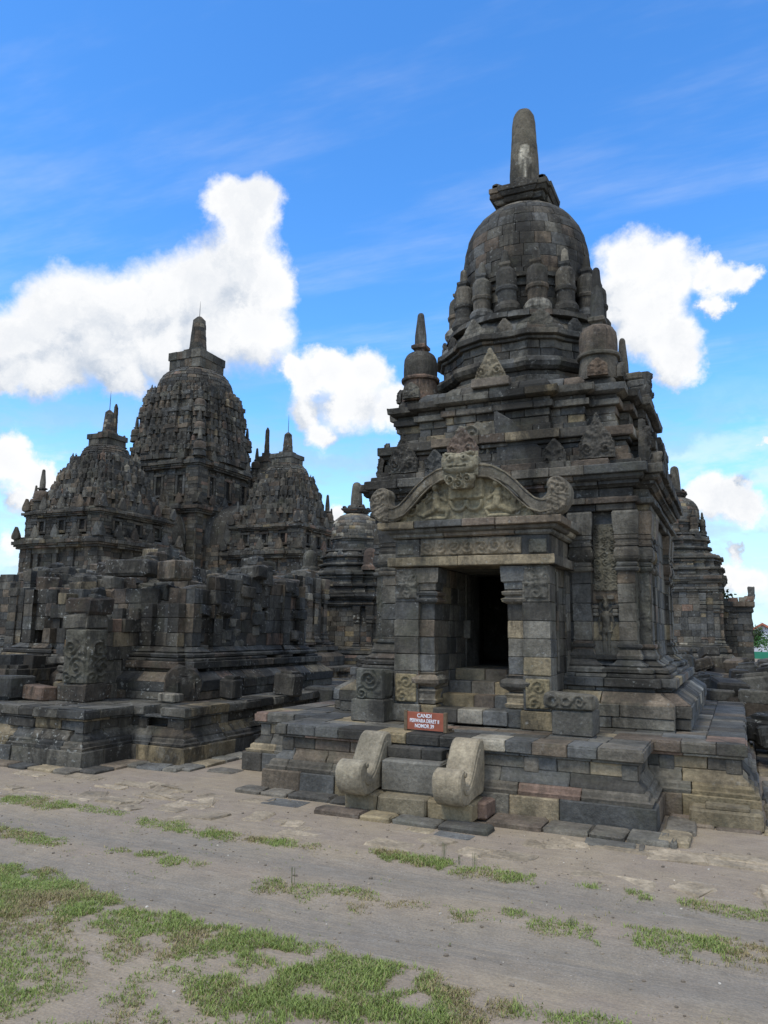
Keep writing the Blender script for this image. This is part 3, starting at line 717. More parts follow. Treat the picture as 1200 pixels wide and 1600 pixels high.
for k in range(4):
    a = k*math.pi/2; u = np.array([math.cos(a), math.sin(a), 0]); n_ = np.array([math.sin(a), -math.cos(a), 0]); o = np.array([CX+.06, CY, 0.])
    for e in (-1, 1):
        x0 = 1.33 if e > 0 else -1.66
        mb = MB(); relief(mb, o+u*x0+n_*2.01+(0, 0, 1.66), u, (0, 0, 1), n_, .33, .92, guardian, res=.010, er=.2, col=(.145, .14, .122)); 
        for q in (.02, .29):
            for zz in (2.26, 2.31, 2.36): mb.box(tuple(o+u*(x0+q)+n_*2.03+(0, 0, zz)), (.045 if zz != 2.31 else .035, .03, .022), pick(P_BODY), np.array([u, -n_, [0, 0, 1]]).T, ch=.01)
        for q in (.08, .23): mb.box(tuple(o+u*(x0+q)+n_*2.03+(0, 0, 2.49)), (.05, .03, .03), pick(P_BODY), np.array([u, -n_, [0, 0, 1]]).T, ch=.02)
        mb.box(tuple(o+u*(x0+.155)+n_*2.05+(0, 0, 1.68)), (.145, .07, .035), pick(P_BODY), np.array([u, -n_, [0, 0, 1]]).T, ch=.01)
        mb.build('niche_figure', M_STONE, T1)
        mb = MB(); relief(mb, o+u*x0+n_*1.987+(0, 0, 2.58), u, (0, 0, 1), n_, .33, .95, lambda U, V: .010+.5*np.maximum(scrollwork(U, V, .112, .05, 3+k), .05*vnoise(U, V, 22, 3)), res=.009, er=.8, col=(.12, .118, .10)); mb.build('scroll_panel', M_STONE, T1)
        # worn relief strip on the set-back corner face
        x1 = 1.905 if e > 0 else -2.075
        mb = MB(); relief(mb, o+u*x1+n_*1.905+(0, 0, 1.72), u, (0, 0, 1), n_, .17, 1.9, lambda U, V: .004+.012*vnoise(U, V, 30, 6)+.006*vnoise(U, V, 80, 2)+.012*(np.abs(U-.085) > .07)+.012*np.abs(np.sin(V*6.5))*(np.abs(V-.45) < .06), res=.012, col=(.125, .128, .118))
        mb.build('worn_panel', M_STONE, T1)

# ------------------------------------------------------------------- porch
K = dict(jit=.004)
def pw(sgn):
    q = np.array([(.508, 9.70), (.72, 9.70), (.72, 9.64), (1.069, 9.64), (1.069, 9.97), (1.025, 9.97), (1.025, 10.62), (1.06, 10.62), (1.06, 11.1), (.508, 11.1)])
    if sgn < 0: q = q[::-1]*(-1, 1)
    return q+(PX, 0)
for sgn in (1, -1):
    mb = MB(); mc = MB()
    q = pw(sgn); pal = P_BODY
    course(mb, q, .80, 1.03, .035, L=.5, depth=.2, pal=P_BASE, **K)
    course(mb, q, 1.03, 1.24, .0, L=.4, depth=.2, pal=P_BASE, **K)
    course(mb, q, 1.24, 1.46, .0, L=.4, depth=.2, pal=P_BASE, **K)
    z = 1.46
    for h in (.225, .23, .23, .235, .23): course(mb, q, z, z+h, L=.36, depth=.2, pal=palette(2.5, 7, .5, .8, 0, .1), **K); z += h
    course(mb, q, z, 2.86, L=.36, depth=.2, pal=pal, **K)
    solid(mb, pw(sgn), .82, 2.85, -.1, DK[1])
    # engaged colonnette: base bulbs, rings and capital
    x0, x1 = (.50, .715) if sgn > 0 else (-.715, -.50)
    cq = rect(PX+x0, 9.688, PX+x1, 9.9)
    for nm_, lst in (('colonnette_base', (0, 1)), ('colonnette_capital', (2, 3))):
      mc = MB()
      for za, pr in [v for i_, v in enumerate(((1.05, [(0, .02), (.04, .035), (.06, .01), (.12, .01), (.16, .03), (.18, .02)]), (1.26, [(0, .0), (.05, .075), (.10, .09), (.14, .06), (.16, .01), (.19, .03)]),
                   (2.36, [(0, -.005), (.03, .05), (.06, .065), (.08, .02), (.10, .02), (.12, .05), (.15, .06), (.17, .02)]), (2.55, [(0, .02), (.08, .03), (.1, .06), (.22, .07), (.295, .07)]))) if i_ in lst]:
        course(mc, cq, za, za+pr[-1][0], prof=[(za+a_, b_) for a_, b_ in pr], L=9, depth=.06, pal=P_BODY if za > 2 else P_BASE, jit=.001)
      mc.build(nm_, M_STONE, T1)
    mc = MB()
    # carved tops and bases of the outer pilasters
    xa = .735 if sgn > 0 else -1.055
    relief(mc, (PX+xa, 9.625, 2.42), (1, 0, 0), (0, 0, 1), (0, -1, 0), .32, .42, lambda U, V: .004+.035*np.maximum(scrollwork(U, V, .11, .8, 1)*(V > .2), 0)+.03*np.maximum(spiral(U, V, (.16, .08), .11, 1.5, 1), 0)+.03*((V > .17) & (V < .21)), col=(.15, .15, .14)); mc.build('pilaster_carving', M_STONE, T1); mc = MB()
    relief(mc, (PX+xa, 9.625, 1.05), (1, 0, 0), (0, 0, 1), (0, -1, 0), .32, .38, lambda U, V: .004+.03*np.maximum(spiral(U, V, (.17, .26), .12, 2, 1), spiral(U, V, (.12, .08), .12, 2, 1, -1))+.02*vnoise(U, V, 25, 3), col=(.24, .21, .14))
    mb.build('porch_wall', M_STONE, T1); mc.build('pilaster_carving', M_STONE, T1)
for y_, hx_, hy_ in ((10.78, .035, .12), (10.15, .02, .05)):
    mb = MB()
    for z in np.arange(1.5, 2.8, .26): mb.box((PX+1.042, y_, z+.129), (hx_, hy_, .129), pick(P_BODY), ch=.006)
    mb.build('porch_side_pilaster', M_STONE, T1)
mb = MB()
L0 = rect(PX-1.07, 9.64, PX+1.07, 11.05)
course(mb, L0, 2.862, 2.99, .085, L=1.5, depth=.5, pal=palette(0, 1, 0, 4, 2, 0), edges=[0], jit=.003)
course(mb, L0, 2.862, 2.99, .085, L=.6, depth=.5, pal=P_DARK, edges=[1, 3], jit=.003)
solid(mb, rect(PX-.5, 9.66, PX+.5, 11.0), 2.865, 2.98, 0, GR[0])
mb.build('porch_lintel', M_STONE, T1)
mb = MB()
course(mb, L0, 2.99, 3.25, .0, L=.42, depth=.4, pal=P_BODY, jit=.004)
solid(mb, L0, 2.99, 3.44, -.05, DK[1])
mb.build('porch_entablature', M_STONE, T1)
mb = MB()
relief(mb, (PX-.70, 9.625, 3.0), (1, 0, 0), (0, 0, 1), (0, -1, 0), 1.42, .235, lambda U, V: .004+.035*np.maximum.reduce([spiral(U, V, (.12+.19*i, .12), .105, 1.9, 1, (-1)**i) for i in range(7)])+.012*vnoise(U, V, 40, 2), col=(.20, .175, .135))
relief(mb, (PX+.80, 9.628, 3.0), (1, 0, 0), (0, 0, 1), (0, -1, 0), .25, .2, lambda U, V: .004+.03*scrollwork(U, V, .1, .8, 2), col=(.15, .15, .13))
relief(mb, (PX-1.05, 9.628, 3.02), (1, 0, 0), (0, 0, 1), (0, -1, 0), .26, .18, lambda U, V: .004+.03*scrollwork(U, V, .09, .8, 7), col=(.15, .148, .13))
mb.build('porch_frieze', M_STONE, T1)
mb = MB()
course(mb, L0, 3.25, 3.31, prof=[(3.252, .03), (3.27, .06), (3.308, .065)], L=.9, depth=.4, pal=P_BODY)
course(mb, L0, 3.31, 3.37, prof=[(3.312, .09), (3.33, .12), (3.368, .13)], L=.9, depth=.4, pal=P_DARK)
course(mb, L0, 3.37, 3.47, .20, L=.55, depth=.9, pal=P_BODY)
solid(mb, L0, 3.30, 3.462, 0, DK[1])
mb.build('porch_cornice', M_STONE, T1)
# porch roof behind the gable
arch = lambda x: 3.46+.74*math.exp(-(abs(x)/.72)**2.3)
mb = MB(); xs = np.linspace(-1.05, 1.05, 31); pr = [(x, arch(x)-.03) for x in xs]+[(1.05, 3.46), (-1.05, 3.46)]
y = 9.66
while y < 11.0:
    d = rng.uniform(.28, .36); extrude(mb, pr, (PX, y+d/2, 0), (1, 0, 0), (0, 0, 1), (0, 1, 0), d-.006, pick(P_ROOF)); y += d
mb.build('porch_roof', M_ROOF, T1)
# gable field with carved figures
def tymp(U, V):
    X = U-1.0; f = lambda a, b, r0, r1=None, z=0: capsule(X, V, a, b, r0, r1, z, .7)
    H = np.zeros_like(U)
    for s in (-1, 1):
        m = lambda x, y: (s*x, y)
        H = np.maximum.reduce([H, f(m(.42, .18), m(.44, .36), .065, .055), ell(X, V, m(.43, .46), .055, .065, .02), f(m(.43, .52), m(.45, .57), .04, .015), f(m(.42, .16), m(.27, .13), .05, .035), f(m(.27, .13), m(.30, .03), .035, .025),
            f(m(.46, .15), m(.62, .08), .05, .035), f(m(.62, .08), m(.74, .12), .03, .02), f(m(.40, .34), m(.29, .27), .03, .022), f(m(.29, .27), m(.33, .40), .022, .018), f(m(.48, .34), m(.58, .26), .03, .022),
            spiral(X, V, m(.78, .2), .13, 1.6, .03, s), spiral(X, V, m(.62, .38), .11, 1.6, .03, s), spiral(X, V, m(.95, .1), .1, 1.6, .03, -s), ell(X, V, m(.44, .03), .16, .035, 0, .04)])
    sw = np.where((np.abs(X) < .24) & (V < .26), .03*np.maximum(ringh(X, V, (-.11, .23), .10, .028, 1), ringh(X, V, (.11, .23), .10, .028, 1)), 0)
    blk = np.where((np.abs(X) < .24) & (V > .28), .04, 0)
    return np.maximum.reduce([H, sw, blk])*1.7+.006*vnoise(U, V, 28, 8)
mb = MB()
relief(mb, (PX-1.0, 9.56, 3.47), (1, 0, 0), (0, 0, 1), (0, -1, 0), 2.0, .74, tymp, res=.011, er=.25, col=(.19, .175, .125), mask=lambda U, V: V < np.vectorize(arch)(U-1.0)-3.50)
mb.build('gable_relief', M_STONE, T1)
# gable arch ending in outward curled makara heads
ol = [(.10, 4.22), (.25, 4.21), (.39, 4.17), (.50, 4.11), (.62, 4.00), (.73, 3.88), (.83, 3.77), (.93, 3.695), (1.02, 3.68), (1.09, 3.73), (1.11, 3.80), (1.09, 3.86), (1.12, 3.93), (1.19, 3.965), (1.28, 3.95), (1.36, 3.88), (1.40, 3.78), (1.39, 3.66), (1.33, 3.54), (1.23, 3.475), (1.10, 3.45), (.98, 3.475), (.87, 3.56), (.77, 3.67), (.68, 3.79), (.58, 3.88), (.46, 3.95), (.30, 4.0), (.10, 4.02)]
def smooth(p, it=2):
    p = np.array(p)
    for _ in range(it):
        q = np.empty((2*len(p), 2)); q[0::2] = .75*p+.25*np.roll(p, -1, 0); q[1::2] = .25*p+.75*np.roll(p, -1, 0); p = q
    return p
for sgn in (1, -1):
    mb = MB(); p2 = smooth(ol, 1)*(sgn, 1)
    extrude(mb, p2, (PX, 9.56, 0), (1, 0, 0), (0, 0, 1), (0, 1, 0), .24, (.165, .15, .12) if sgn < 0 else (.14, .132, .115), ch=.02)
    # raised fillets along the band and leafy carving on the makara
    cen = [(.14, 4.115), (.36, 4.08), (.52, 3.99), (.66, 3.87), (.78, 3.74), (.90, 3.63), (1.02, 3.585), (1.13, 3.60), (1.21, 3.67)]
    for off in (-.075, .075):
        pts = []
        for i, (x, z) in enumerate(cen):
            a = np.array(cen[max(0, i-1)]); b = np.array(cen[min(len(cen)-1, i+1)]); t = (b-a)/np.hypot(*(b-a)); pts.append((x-t[1]*off, z+t[0]*off))
        band = [(x, z+.012) for x, z in pts]+[(x, z-.012) for x, z in pts[::-1]]
        extrude(mb, np.array(band)*(sgn, 1), (PX, 9.438, 0), (1, 0, 0), (0, 0, 1), (0, 1, 0), .03, (.17, .155, .125), ch=.004)
    def mk(U, V):
        x = U+.98
        return .006+.035*np.maximum.reduce([ell(x, V, (1.27, .34), .045, .03, 0, 1), ringh(x, V, (1.27, .34), .065, .014, .7), .7*np.clip(np.sin(((x-1.16)*.5+V)*75), 0, 1)*(x > 1.16), .6*ringh(x, V, (1.17, .12), .10, .02, 1)])+.026*vnoise(U, V, 26, 5)
    pin = smooth(ol, 1)
    inside = lambda U, V: inpoly(U+.98, V+3.45, pin) & inpoly(U+.955, V+3.45, pin) & inpoly(U+1.0, V+3.43, pin) & inpoly(U+1.0, V+3.47, pin) & (U > .12)
    relief(mb, (PX+sgn*.98, 9.44, 3.45), (sgn, 0, 0), (0, 0, 1), (0, -1, 0), .44, .54, mk, res=.010, col=(.17, .155, .13), mask=inside, back=0)
    mb.build('gable_arch', M_STONE, T1)
# kala head with pointed crown, and hanging foliage
def kala(U, V):
    x = U-.26; f = lambda a, b, r0, r1=None, z=0: capsule(x, V, a, b, r0, r1, z, .8)
    H = ell(x, V, (0, .33), .24, .15, .03, .09); jaw = ell(x, V, (0, .27), .19, .07, .07, .07)
    H = np.maximum.reduce([H, jaw, ell(x, V, (-.095, .395), .062, .05, .10, .045), ell(x, V, (.095, .395), .062, .05, .10, .045), f((0, .34), (0, .40), .032, .026, .11), f((-.17, .47), (-.05, .455), .022, .02, .08), f((.17, .47), (.05, .455), .022, .02, .08),
        f((-.22, .40), (-.24, .32), .035, .03, .04), f((.22, .40), (.24, .32), .035, .03, .04), ell(x, V, (-.10, .30), .06, .035, .10, .03), ell(x, V, (.10, .30), .06, .035, .10, .03)])
    H = np.where((np.abs(V-.285) < .011) & (np.abs(x) < .12) & (H > .05), H-.035, H)
    H = H-.03*(np.hypot(np.abs(x)-.095, V-.395) < .014)
    fol = np.where(V < .2, .05+.06*np.maximum.reduce([spiral(x, V, (0, .05), .09, 1.8, 1), spiral(x, V, (-.12, .12), .08, 1.6, 1, -1), spiral(x, V, (.12, .12), .08, 1.6, 1), spiral(x, V, (0, .16), .06, 1.5, 1)]), 0)
    fol = fol*(np.abs(x) < .22-.35*np.maximum(0, .1-V))
    return np.maximum(H, fol)+.006*vnoise(U, V, 45, 2)
mb = MB()
relief(mb, (PX-.30, 9.40, 3.86), (1, 0, 0), (0, 0, 1), (0, -1, 0), .52, .5, kala, res=.009, er=.3, col=(.20, .19, .15), mask=lambda U, V: ((np.abs(U-.26) < .25) & (V > .18)) | (np.abs(U-.26) < .21-.9*np.maximum(0, .12-V)), back=0)
mb.box((PX-.04, 9.50, 4.18), (.235, .11, .14), (.17, .16, .13), ch=.03); mb.box((PX-.04, 9.52, 3.96), (.17, .11, .09), (.17, .16, .13), ch=.03)
mb.build('kala_head', M_PLAT, T1)
mb = MB(); antefix(mb, (PX-.03, 9.50, 4.29), (1, 0, 0), (0, -1, 0), .42, .42, kind=0, t=.12, col=(.125, .10, .088)); mb.build('kala_crown', M_STONE, T1)
# door steps, sill, passage lining
mb = MB()
for y0, y1, z1 in ((9.62, 10.02, 1.0), (9.98, 10.32, 1.16), (10.24, 10.6, 1.32), (10.52, 14.3, 1.48)):
    x = PX-.505
    while x < PX+.5:
        w = min(rng.uniform(.28, .5), PX+.505-x)
        if PX+.505-x-w < .12: w = PX+.505-x
        mb.box((x+w/2, (y0+y1)/2, (.82+z1)/2), (w/2-.003, (y1-y0)/2, (z1-.82)/2), pick(P_BASE), ch=.01, jit=.002); x += w
mb.build('door_step', M_PLAT, T1)
# side blocks with beast heads that flank the porch foot
for sx, w in ((-1.30, .2), (1.38, .2)):
    mb = MB(); c = np.array((.10, .10, .095))
    mb.box((PX+sx, 9.55, .945), (.24, .26, .145), c, ch=.015, jit=.003)
    if sx < 0:
        mb.box((PX+sx+.02, 9.55, 1.28), (.19, .20, .19), (.10, .105, .10), ch=.04, jit=.004)
        relief(mb, (PX+sx-.19, 9.345, 1.09), (1, 0, 0), (0, 0, 1), (0, -1, 0), .40, .40, lambda U, V: .02+.05*np.maximum(spiral(U, V, (.2, .26), .15, 2.2, 1), spiral(U, V, (.1, .08), .1, 1.8, 1, -1))+.02*vnoise(U, V, 20, 1), res=.012, col=(.10, .105, .10))
    else:
        pf = smooth([(-.34, 0), (.24, 0), (.27, .05), (.27, .13), (.22, .18), (.02, .19), (-.2, .2), (-.34, .2)], 1)
        extrude(mb, pf, (PX+sx, 9.44, 1.092), (1, 0, 0), (0, 0, 1), (0, 1, 0), .3, (.115, .112, .10), ch=.03)
        relief(mb, (PX+sx-.33, 9.288, 1.10), (1, 0, 0), (0, 0, 1), (0, -1, 0), .58, .18, lambda U, V: .012+.035*np.maximum.reduce([spiral(U, V, (.42, .1), .09, 1.6, 1), ringh(U, V, (.1, .09), .06, .02, 1), ringh(U, V, (.27, .1), .05, .02, 1)])+.015*vnoise(U, V, 25, 4), res=.011, col=(.115, .112, .10))
    mb.build('beast_head_block', M_STONE, T1)

# ------------------------------------------------------------------- front stair
mb = MB()
for x0, x1, c in ((-4.12, -3.72, OC[2]), (-3.715, -3.13, (.21, .19, .145)), (-3.125, -2.62, OC[0])):
    mb.box(((x0+x1)/2, 8.16, .115), ((x1-x0)/2-.003, .24, .095), c, ch=.02, jit=.004)
mb.box((-2.60, 8.30, .11), (.075, .17, .09), PK[1], ch=.02, jit=.003)
mb.build('bottom_step', M_NEW, T1)
mb = MB(); mb.box((-3.40, 8.32, .385), (.36, .20, .17), (.165, .165, .155), ch=.02, jit=.003); mb.build('middle_step', M_NEW, T1)
mb = MB()
for x0, x1 in ((-3.78, -3.35), (-3.345, -3.10)): mb.box(((x0+x1)/2, 8.40, .61), ((x1-x0)/2, .09, .06), pick(P_BASE), ch=.01)
mb.build('top_step', M_PLAT, T1)
rail = [(8.50, .80), (8.36, .83), (8.27, .80), (8.18, .70), (8.10, .58), (8.02, .47), (7.93, .415), (7.86, .43), (7.835, .49), (7.86, .545), (7.84, .575), (7.78, .585), (7.70, .56), (7.655, .50), (7.645, .42), (7.68, .30), (7.77, .21), (7.90, .19), (8.06, .215), (8.30, .23), (8.50, .23)]
for x, c in ((-3.945, (.265, .245, .20)), (-2.81, (.285, .255, .20))):
    mb = MB(); extrude(mb, smooth(rail, 2), (x, 0, 0), (0, 1, 0), (0, 0, 1), (1, 0, 0), .315, c, ch=.022)
    r2 = smooth([(8.44, .70), (8.30, .74), (8.20, .64), (8.10, .50), (8.0, .40), (7.92, .36), (7.82, .37), (7.77, .44), (7.74, .42), (7.78, .33), (7.88, .30), (8.0, .32), (8.12, .40), (8.22, .50), (8.44, .56)], 1)
    extrude(mb, r2, (x+.152, 0, 0), (0, 1, 0), (0, 0, 1), (1, 0, 0), .035, np.array(c)*.95, ch=.01)
    extrude(mb, smooth([(7.79, .50), (7.83, .50), (7.845, .53), (7.82, .555), (7.78, .545), (7.775, .52)], 1), (x+.16, 0, 0), (0, 1, 0), (0, 0, 1), (1, 0, 0), .03, np.array(c)*.9, ch=.006)
    o = mb.build('stair_balustrade', M_NEW, T1)

# ------------------------------------------------------------------- sign on the platform
def text_part(body, size, loc, rot, mat, parent, sx=1.):
    cu = bpy.data.curves.new('t', 'FONT'); cu.body = body; cu.size = size; cu.align_x = 'CENTER'; cu.align_y = 'CENTER'; cu.extrude = .0015; cu.offset = size*.022
    to = bpy.data.objects.new('t', cu); COL.objects.link(to); bpy.context.view_layer.update()
    me = bpy.data.meshes.new_from_object(to.evaluated_get(bpy.context.evaluated_depsgraph_get()))
    bpy.data.objects.remove(to); me.name = 'lettering'; me.materials.clear(); me.materials.append(mat)
    o = bpy.data.objects.new('lettering', me); COL.objects.link(o); o.parent = parent; o.location = loc; o.rotation_euler = rot; o.scale = (sx, 1, 1); return o
M_RED = plain('red_brown_board', (.30, .085, .045), .55, .18, 9); M_WOOD = plain('old_wood', (.13, .095, .055), .8, .3, 30); M_WH = plain('white_paint', (.78, .80, .84), .6, .03)
SG = thing('name_board', 'small red-brown name board with white lettering and wooden edges on the platform above the stair', 'sign', (-3.48, 8.78, ZP))
SG.rotation_euler = (0, 0, R(-4))
def sub(mb, name, mat, parent): o = mb.build(name, mat, None); o.parent = parent; return o
mb = MB(); mb.box((0, 0, .125), (.245, .012, .105), (1, 1, 1), ch=.003); b = sub(mb, 'board', M_RED, SG)
for sx in (-.262, .262):
    mb = MB(); mb.box((sx, 0, .125), (.021, .022, .118), (1, 1, 1), ch=.004); sub(mb, 'side_post', M_WOOD, SG)
mb = MB(); mb.box((-.262, .11, .012), (.018, .11, .010), (1, 1, 1), ch=.002); sub(mb, 'foot', M_WOOD, SG)
mb = MB(); mb.box((.262, .11, .012), (.018, .11, .010), (1, 1, 1), ch=.002)
for q in (.05, .1, .15): mb.box((.262, q, .03), (.016, .008, .012), (1, 1, 1), ch=.002)
mb.box((.262, .10, .046), (.018, .10, .005), (1, 1, 1), ch=.002); sub(mb, 'foot', M_WOOD, SG)
for t_, z, s_, sx in (('CANDI', .188, .062, 1.0), ('PERWARA DERET II', .128, .060, .76), ('NOMOR 39', .068, .060, .84)):
    text_part(t_, s_, (-.01, -.0145, z), (R(90), 0, 0), M_WH, b, sx)
SG.location.z = ZP-.005
# =================================================================== other small temples
def vn1(x, y, s, seed):
    return float(vnoise(np.array([[x]]), np.array([[y]]), s, seed)[0, 0])
def mound(root, cx, cy, hx, hy, hf, mat, name='rubble_core', n=160, s=(.16, .30), pal=P_RUIN):
    """stones of a broken wall core, fixed in the ruin"""
    mb = MB()
    for _ in range(n):
        x, y = cx+rng.uniform(-hx, hx), cy+rng.uniform(-hy, hy); h = hf(x, y)
        if h < .1: continue
        z = h-rng.uniform(0, .25); a = rng.uniform(-.25, .25) + (0 if rng.random() < .8 else .7)
        rot = np.array(Matrix.Rotation(a, 3, 'Z') @ Matrix.Rotation(rng.normal(0, .10), 3, 'X') @ Matrix.Rotation(rng.normal(0, .10), 3, 'Y'))
        q = rng.uniform(*s); mb.box((x, y, z), (q*rng.uniform(.7, 1.3), q*rng.uniform(.6, .9), q*rng.uniform(.4, .6)), pick(pal), rot, ch=.025, jit=.012)
    if mb.n: mb.build(name, mat, root)
def ruin(cx, cy, seed, hf, label, mat=M_RUIN, platform=True, porch=True, s=1., z0=ZP, n_core=150, name='temple_ruin', group=None, fill=None):
    root = thing(name, label, 'ruin', (cx, cy, 0), group)
    keep = lambda x, y, z: z < hf(x, y)
    kj = lambda x, y, z: z < hf(x, y) + .25*(vn1(x, y, 2.2, seed)-.5) and (z < z0+.45 or rng.random() > .10)
    if platform: build_platform(root, cx, cy, mat, 2.2, keep=lambda x, y, z: z < .5 or vn1(x, y, 1.6, seed+5) > .12)
    perwara_body(root, cx, cy, mat, z0=z0, s=s, pal=P_RUIN, door=False, keep=kj, core=False)
    mb = MB()                                     # inner wall stones, stepped down irregularly
    g = .34
    for ix in np.arange(-1.75*s, 1.75*s, g):
        for iy in np.arange(-1.75*s, 1.75*s, g):
            x, y = cx+ix+g/2, cy+iy+g/2; h = (fill or hf)(x, y)-.12
            z = z0-.7 if not platform else z0
            while z < h:
                dz = rng.uniform(.2, .27)
                if z+dz > h-1.0:
                    mb.box((x+rng.normal(0, .05), y+rng.normal(0, .05), z+dz/2), (g*rng.uniform(.42, .66), g*rng.uniform(.42, .66), dz*.5), pick(P_RUIN), np.array(Matrix.Rotation(rng.normal(0, .13), 3, 'Z') @ Matrix.Rotation(rng.normal(0, .04), 3, 'X')), ch=.035, jit=.014)
                z += dz
            mb.box((x, y, (z0*.5+h-1)/2), (g*.5, g*.5, max(.1, (h-1-z0*.5)/2)), DK[0], ch=.001) if h > 1.6 else None
    mb.build('wall_core', mat, root)
    mound(root, cx, cy, 1.8*s, 1.8*s, fill or hf, mat, n=n_core)
    if porch:
        for sgn in (1, -1):
            mb = MB()
            q = np.array([(.508, -3.24), (.72, -3.24), (.72, -3.30), (1.069, -3.30), (1.069, -1.85), (.508, -1.85)])
            if sgn < 0: q = q[::-1]*(-1, 1)
            q = q*s+(cx-.04, cy); z = z0; hk = rng.uniform(1.6, 2.6)
            while z < z0+2.2:
                h = rng.uniform(.19, .27)
                course(mb, q, z, z+h, .03 if z < z0+.3 else rng.normal(0, .01), L=.36, depth=.2, pal=P_RUIN, jit=.015, keep=lambda x, y, zz: zz < hf(x, y)*.9 or zz < z0+.5)
                z += h
            solid(mb, q, z0-.02, z0+.5, -.08, DK[1])
            mb.build('porch_wall', mat, root)
    return root

# --- the neighbour on the left: platform whole, walls broken off
LX, LY = -10.74, 12.70
def h_left(x, y):
    dx, dy = x-LX, y-LY
    h = 2.75+.55*(vn1(x, y, 1.1, 21)-.5)*2+.35*(vn1(x, y, 3.1, 22)-.5)
    if dx > 1.2 and dy > -1.5: h -= .1*dy
    if dx < -.5: h += .45
    if dy < -2.2: h = 2.35+.7*(vn1(x, y, 1.9, 23)-.5) if dx > 0 else 1.5+.8*(vn1(x, y, 1.9, 24)-.5)
    return h
RL = ruin(LX, LY, 3, h_left, 'ruined dark temple on a stone platform at the left edge, walls broken off', n_core=230)
mb = MB()
def carved(U, V): return .02+.05*np.maximum.reduce([spiral(U, V, (.2, .55), .18, 2, 1), spiral(U, V, (.3, .25), .2, 2, 1, -1), spiral(U, V, (.12, .1), .12, 1.6, 1)])+.03*vnoise(U, V, 14, 6)
relief(mb, (LX+.82, LY-3.50, 1.08), (1, 0, 0), (0, 0, 1), (0, -1, 0), .46, .86, carved, res=.014, col=(.15, .15, .13))
relief(mb, (LX+1.285, LY-3.50, 1.08), (0, 1, 0), (0, 0, 1), (1, 0, 0), .4, .86, carved, res=.014, col=(.15, .15, .13))
mb.box((LX+1.05, LY-3.30, 1.5), (.225, .18, .42), (.13, .13, .115), ch=.03, jit=.01)
mb.box((LX+1.02, LY-3.28, .94), (.30, .24, .14), (.10, .09, .08), ch=.02, jit=.01)
mb.build('carved_pillar', M_RUIN, RL)
mb = MB(); mb.box((LX+.95, LY-3.25, 2.06), (.27, .24, .12), (.17, .165, .15), ch=.03, jit=.01); mb.box((LX+.98, LY-3.2, 2.32), (.28, .26, .13), (.085, .07, .06), ch=.03, jit=.012); mb.build('pillar_block', M_RUIN, RL)
mb = MB()
for i, z in enumerate((1.02, 1.16, 1.29, 1.43)): mb.box((LX+.60, LY-3.2, z), (.13+.02*(i % 2), .14, .055), (.22, .21, .19) if i else (.25, .2, .12), ch=.03, jit=.005)
mb.box((LX+.72, LY-3.26, 1.63), (.07, .12, .14), (.27, .185, .10), ch=.01); mb.box((LX+.66, LY-3.33, .95), (.14, .10, .14), (.27, .22, .13), ch=.015)
mb.build('moulded_jamb', M_RUIN, RL)

# --- temples further back
def h_mid(seed, base, amp, tilt=(0, 0)):
    return lambda x, y: base+amp*(vn1(x, y, .8, seed)-.5)*2+.5*(vn1(x, y, 2.4, seed+1)-.5)+tilt[0]*math.sin(x*.9+seed)+tilt[1]*math.cos(y*.8)
ruin(-14.9, 21.2, 31, h_mid(31, 3.5, .6), 'tall broken stone wall mass directly left of the small domed temple', M_MID, porch=False, n_core=60)
ruin(-18.5, 19.2, 33, h_mid(33, 3.3, .55), 'broken dark temple mass behind the left platform, below the great temple', M_MID, n_core=60)
ruin(-21.6, 23.5, 35, h_mid(35, 3.5, .6), 'low ruined temple under the left shrine tower of the great temple', M_MID, porch=False, n_core=60)
ruin(-22.3, 20.3, 37, h_mid(37, 3.75, .35), 'low stepped ruin at the far left edge against the sky', M_MID, porch=False, n_core=60)
ruin(-18.2, 27.5, 39, h_mid(39, 3.6, .5), 'ruined temple stump in front of the great temple, behind other ruins', M_MID, porch=False, n_core=40)

# --- small restored temple in the middle distance
T2 = thing('stone_temple', 'small restored temple with chequered pale and dark dome between the ruins and the porch', 'temple', (-13.4, 26.3, 0))
P_CHQ = palette(2, 5, 2, 2, .5, 3)
build_platform(T2, -13.4, 26.3, M_MID, 2., top=False)
perwara_body(T2, -13.4, 26.3, M_MID, s=.82, sv=.70, z0=.80, door=False)
perwara_roof(T2, -13.4, 26.3, M_MID, s=.84, sv=.60, z5=3.27, rings=0, stup=None, dpal=P_CHQ, pin=1)
for sx, sy, c in ((1, -1, (.24, .17, .14)), (-1, -1, (.17, .17, .15))):
    mb = MB(); lathe(mb, 0, 0, [(.34, 0), (.34, .12), (.27, .2), (.27, .55), (.24, .68), (.16, .78), (.05, .82)], c, 20)
    o = mb.build('corner_stupa', M_MID, T2); o.location = (sx*1.28, sy*1.28, 4.15)
# --- restored temple behind on the right
T3 = thing('stone_temple', 'grey stone temple with square-based pinnacle partly hidden behind the right side of the near temple', 'temple', (-2.25, 35.6, 0))
build_platform(T3, -2.25, 35.6, M_MID, 2., top=False)
perwara_body(T3, -2.25, 35.6, M_MID, s=.82, sv=1.02, z0=.8, door=False, pal=P_FAR)
perwara_roof(T3, -2.25, 35.6, M_MID, s=.84, sv=.68, z5=4.35, rings=8, stup=None, dpal=palette(2, 6, 2, 1, .5, 1.5))
mb = MB(); K = dict(pal=P_RUIN, jit=.02)
q = rect(-.75, 34.9, .52, 36.6); z = .8
while z < 3.35:
    h = rng.uniform(.2, .28); course(mb, q, z, z+h, (0, .0, .06, .14)[min(3, max(0, int((z-2.3)/.25)))] if z > 2.3 else 0, L=.4, depth=.3, **K); z += h
solid(mb, q, .5, 3.3, -.1, DK[1]); mb.build('broken_porch', M_MID, T3)
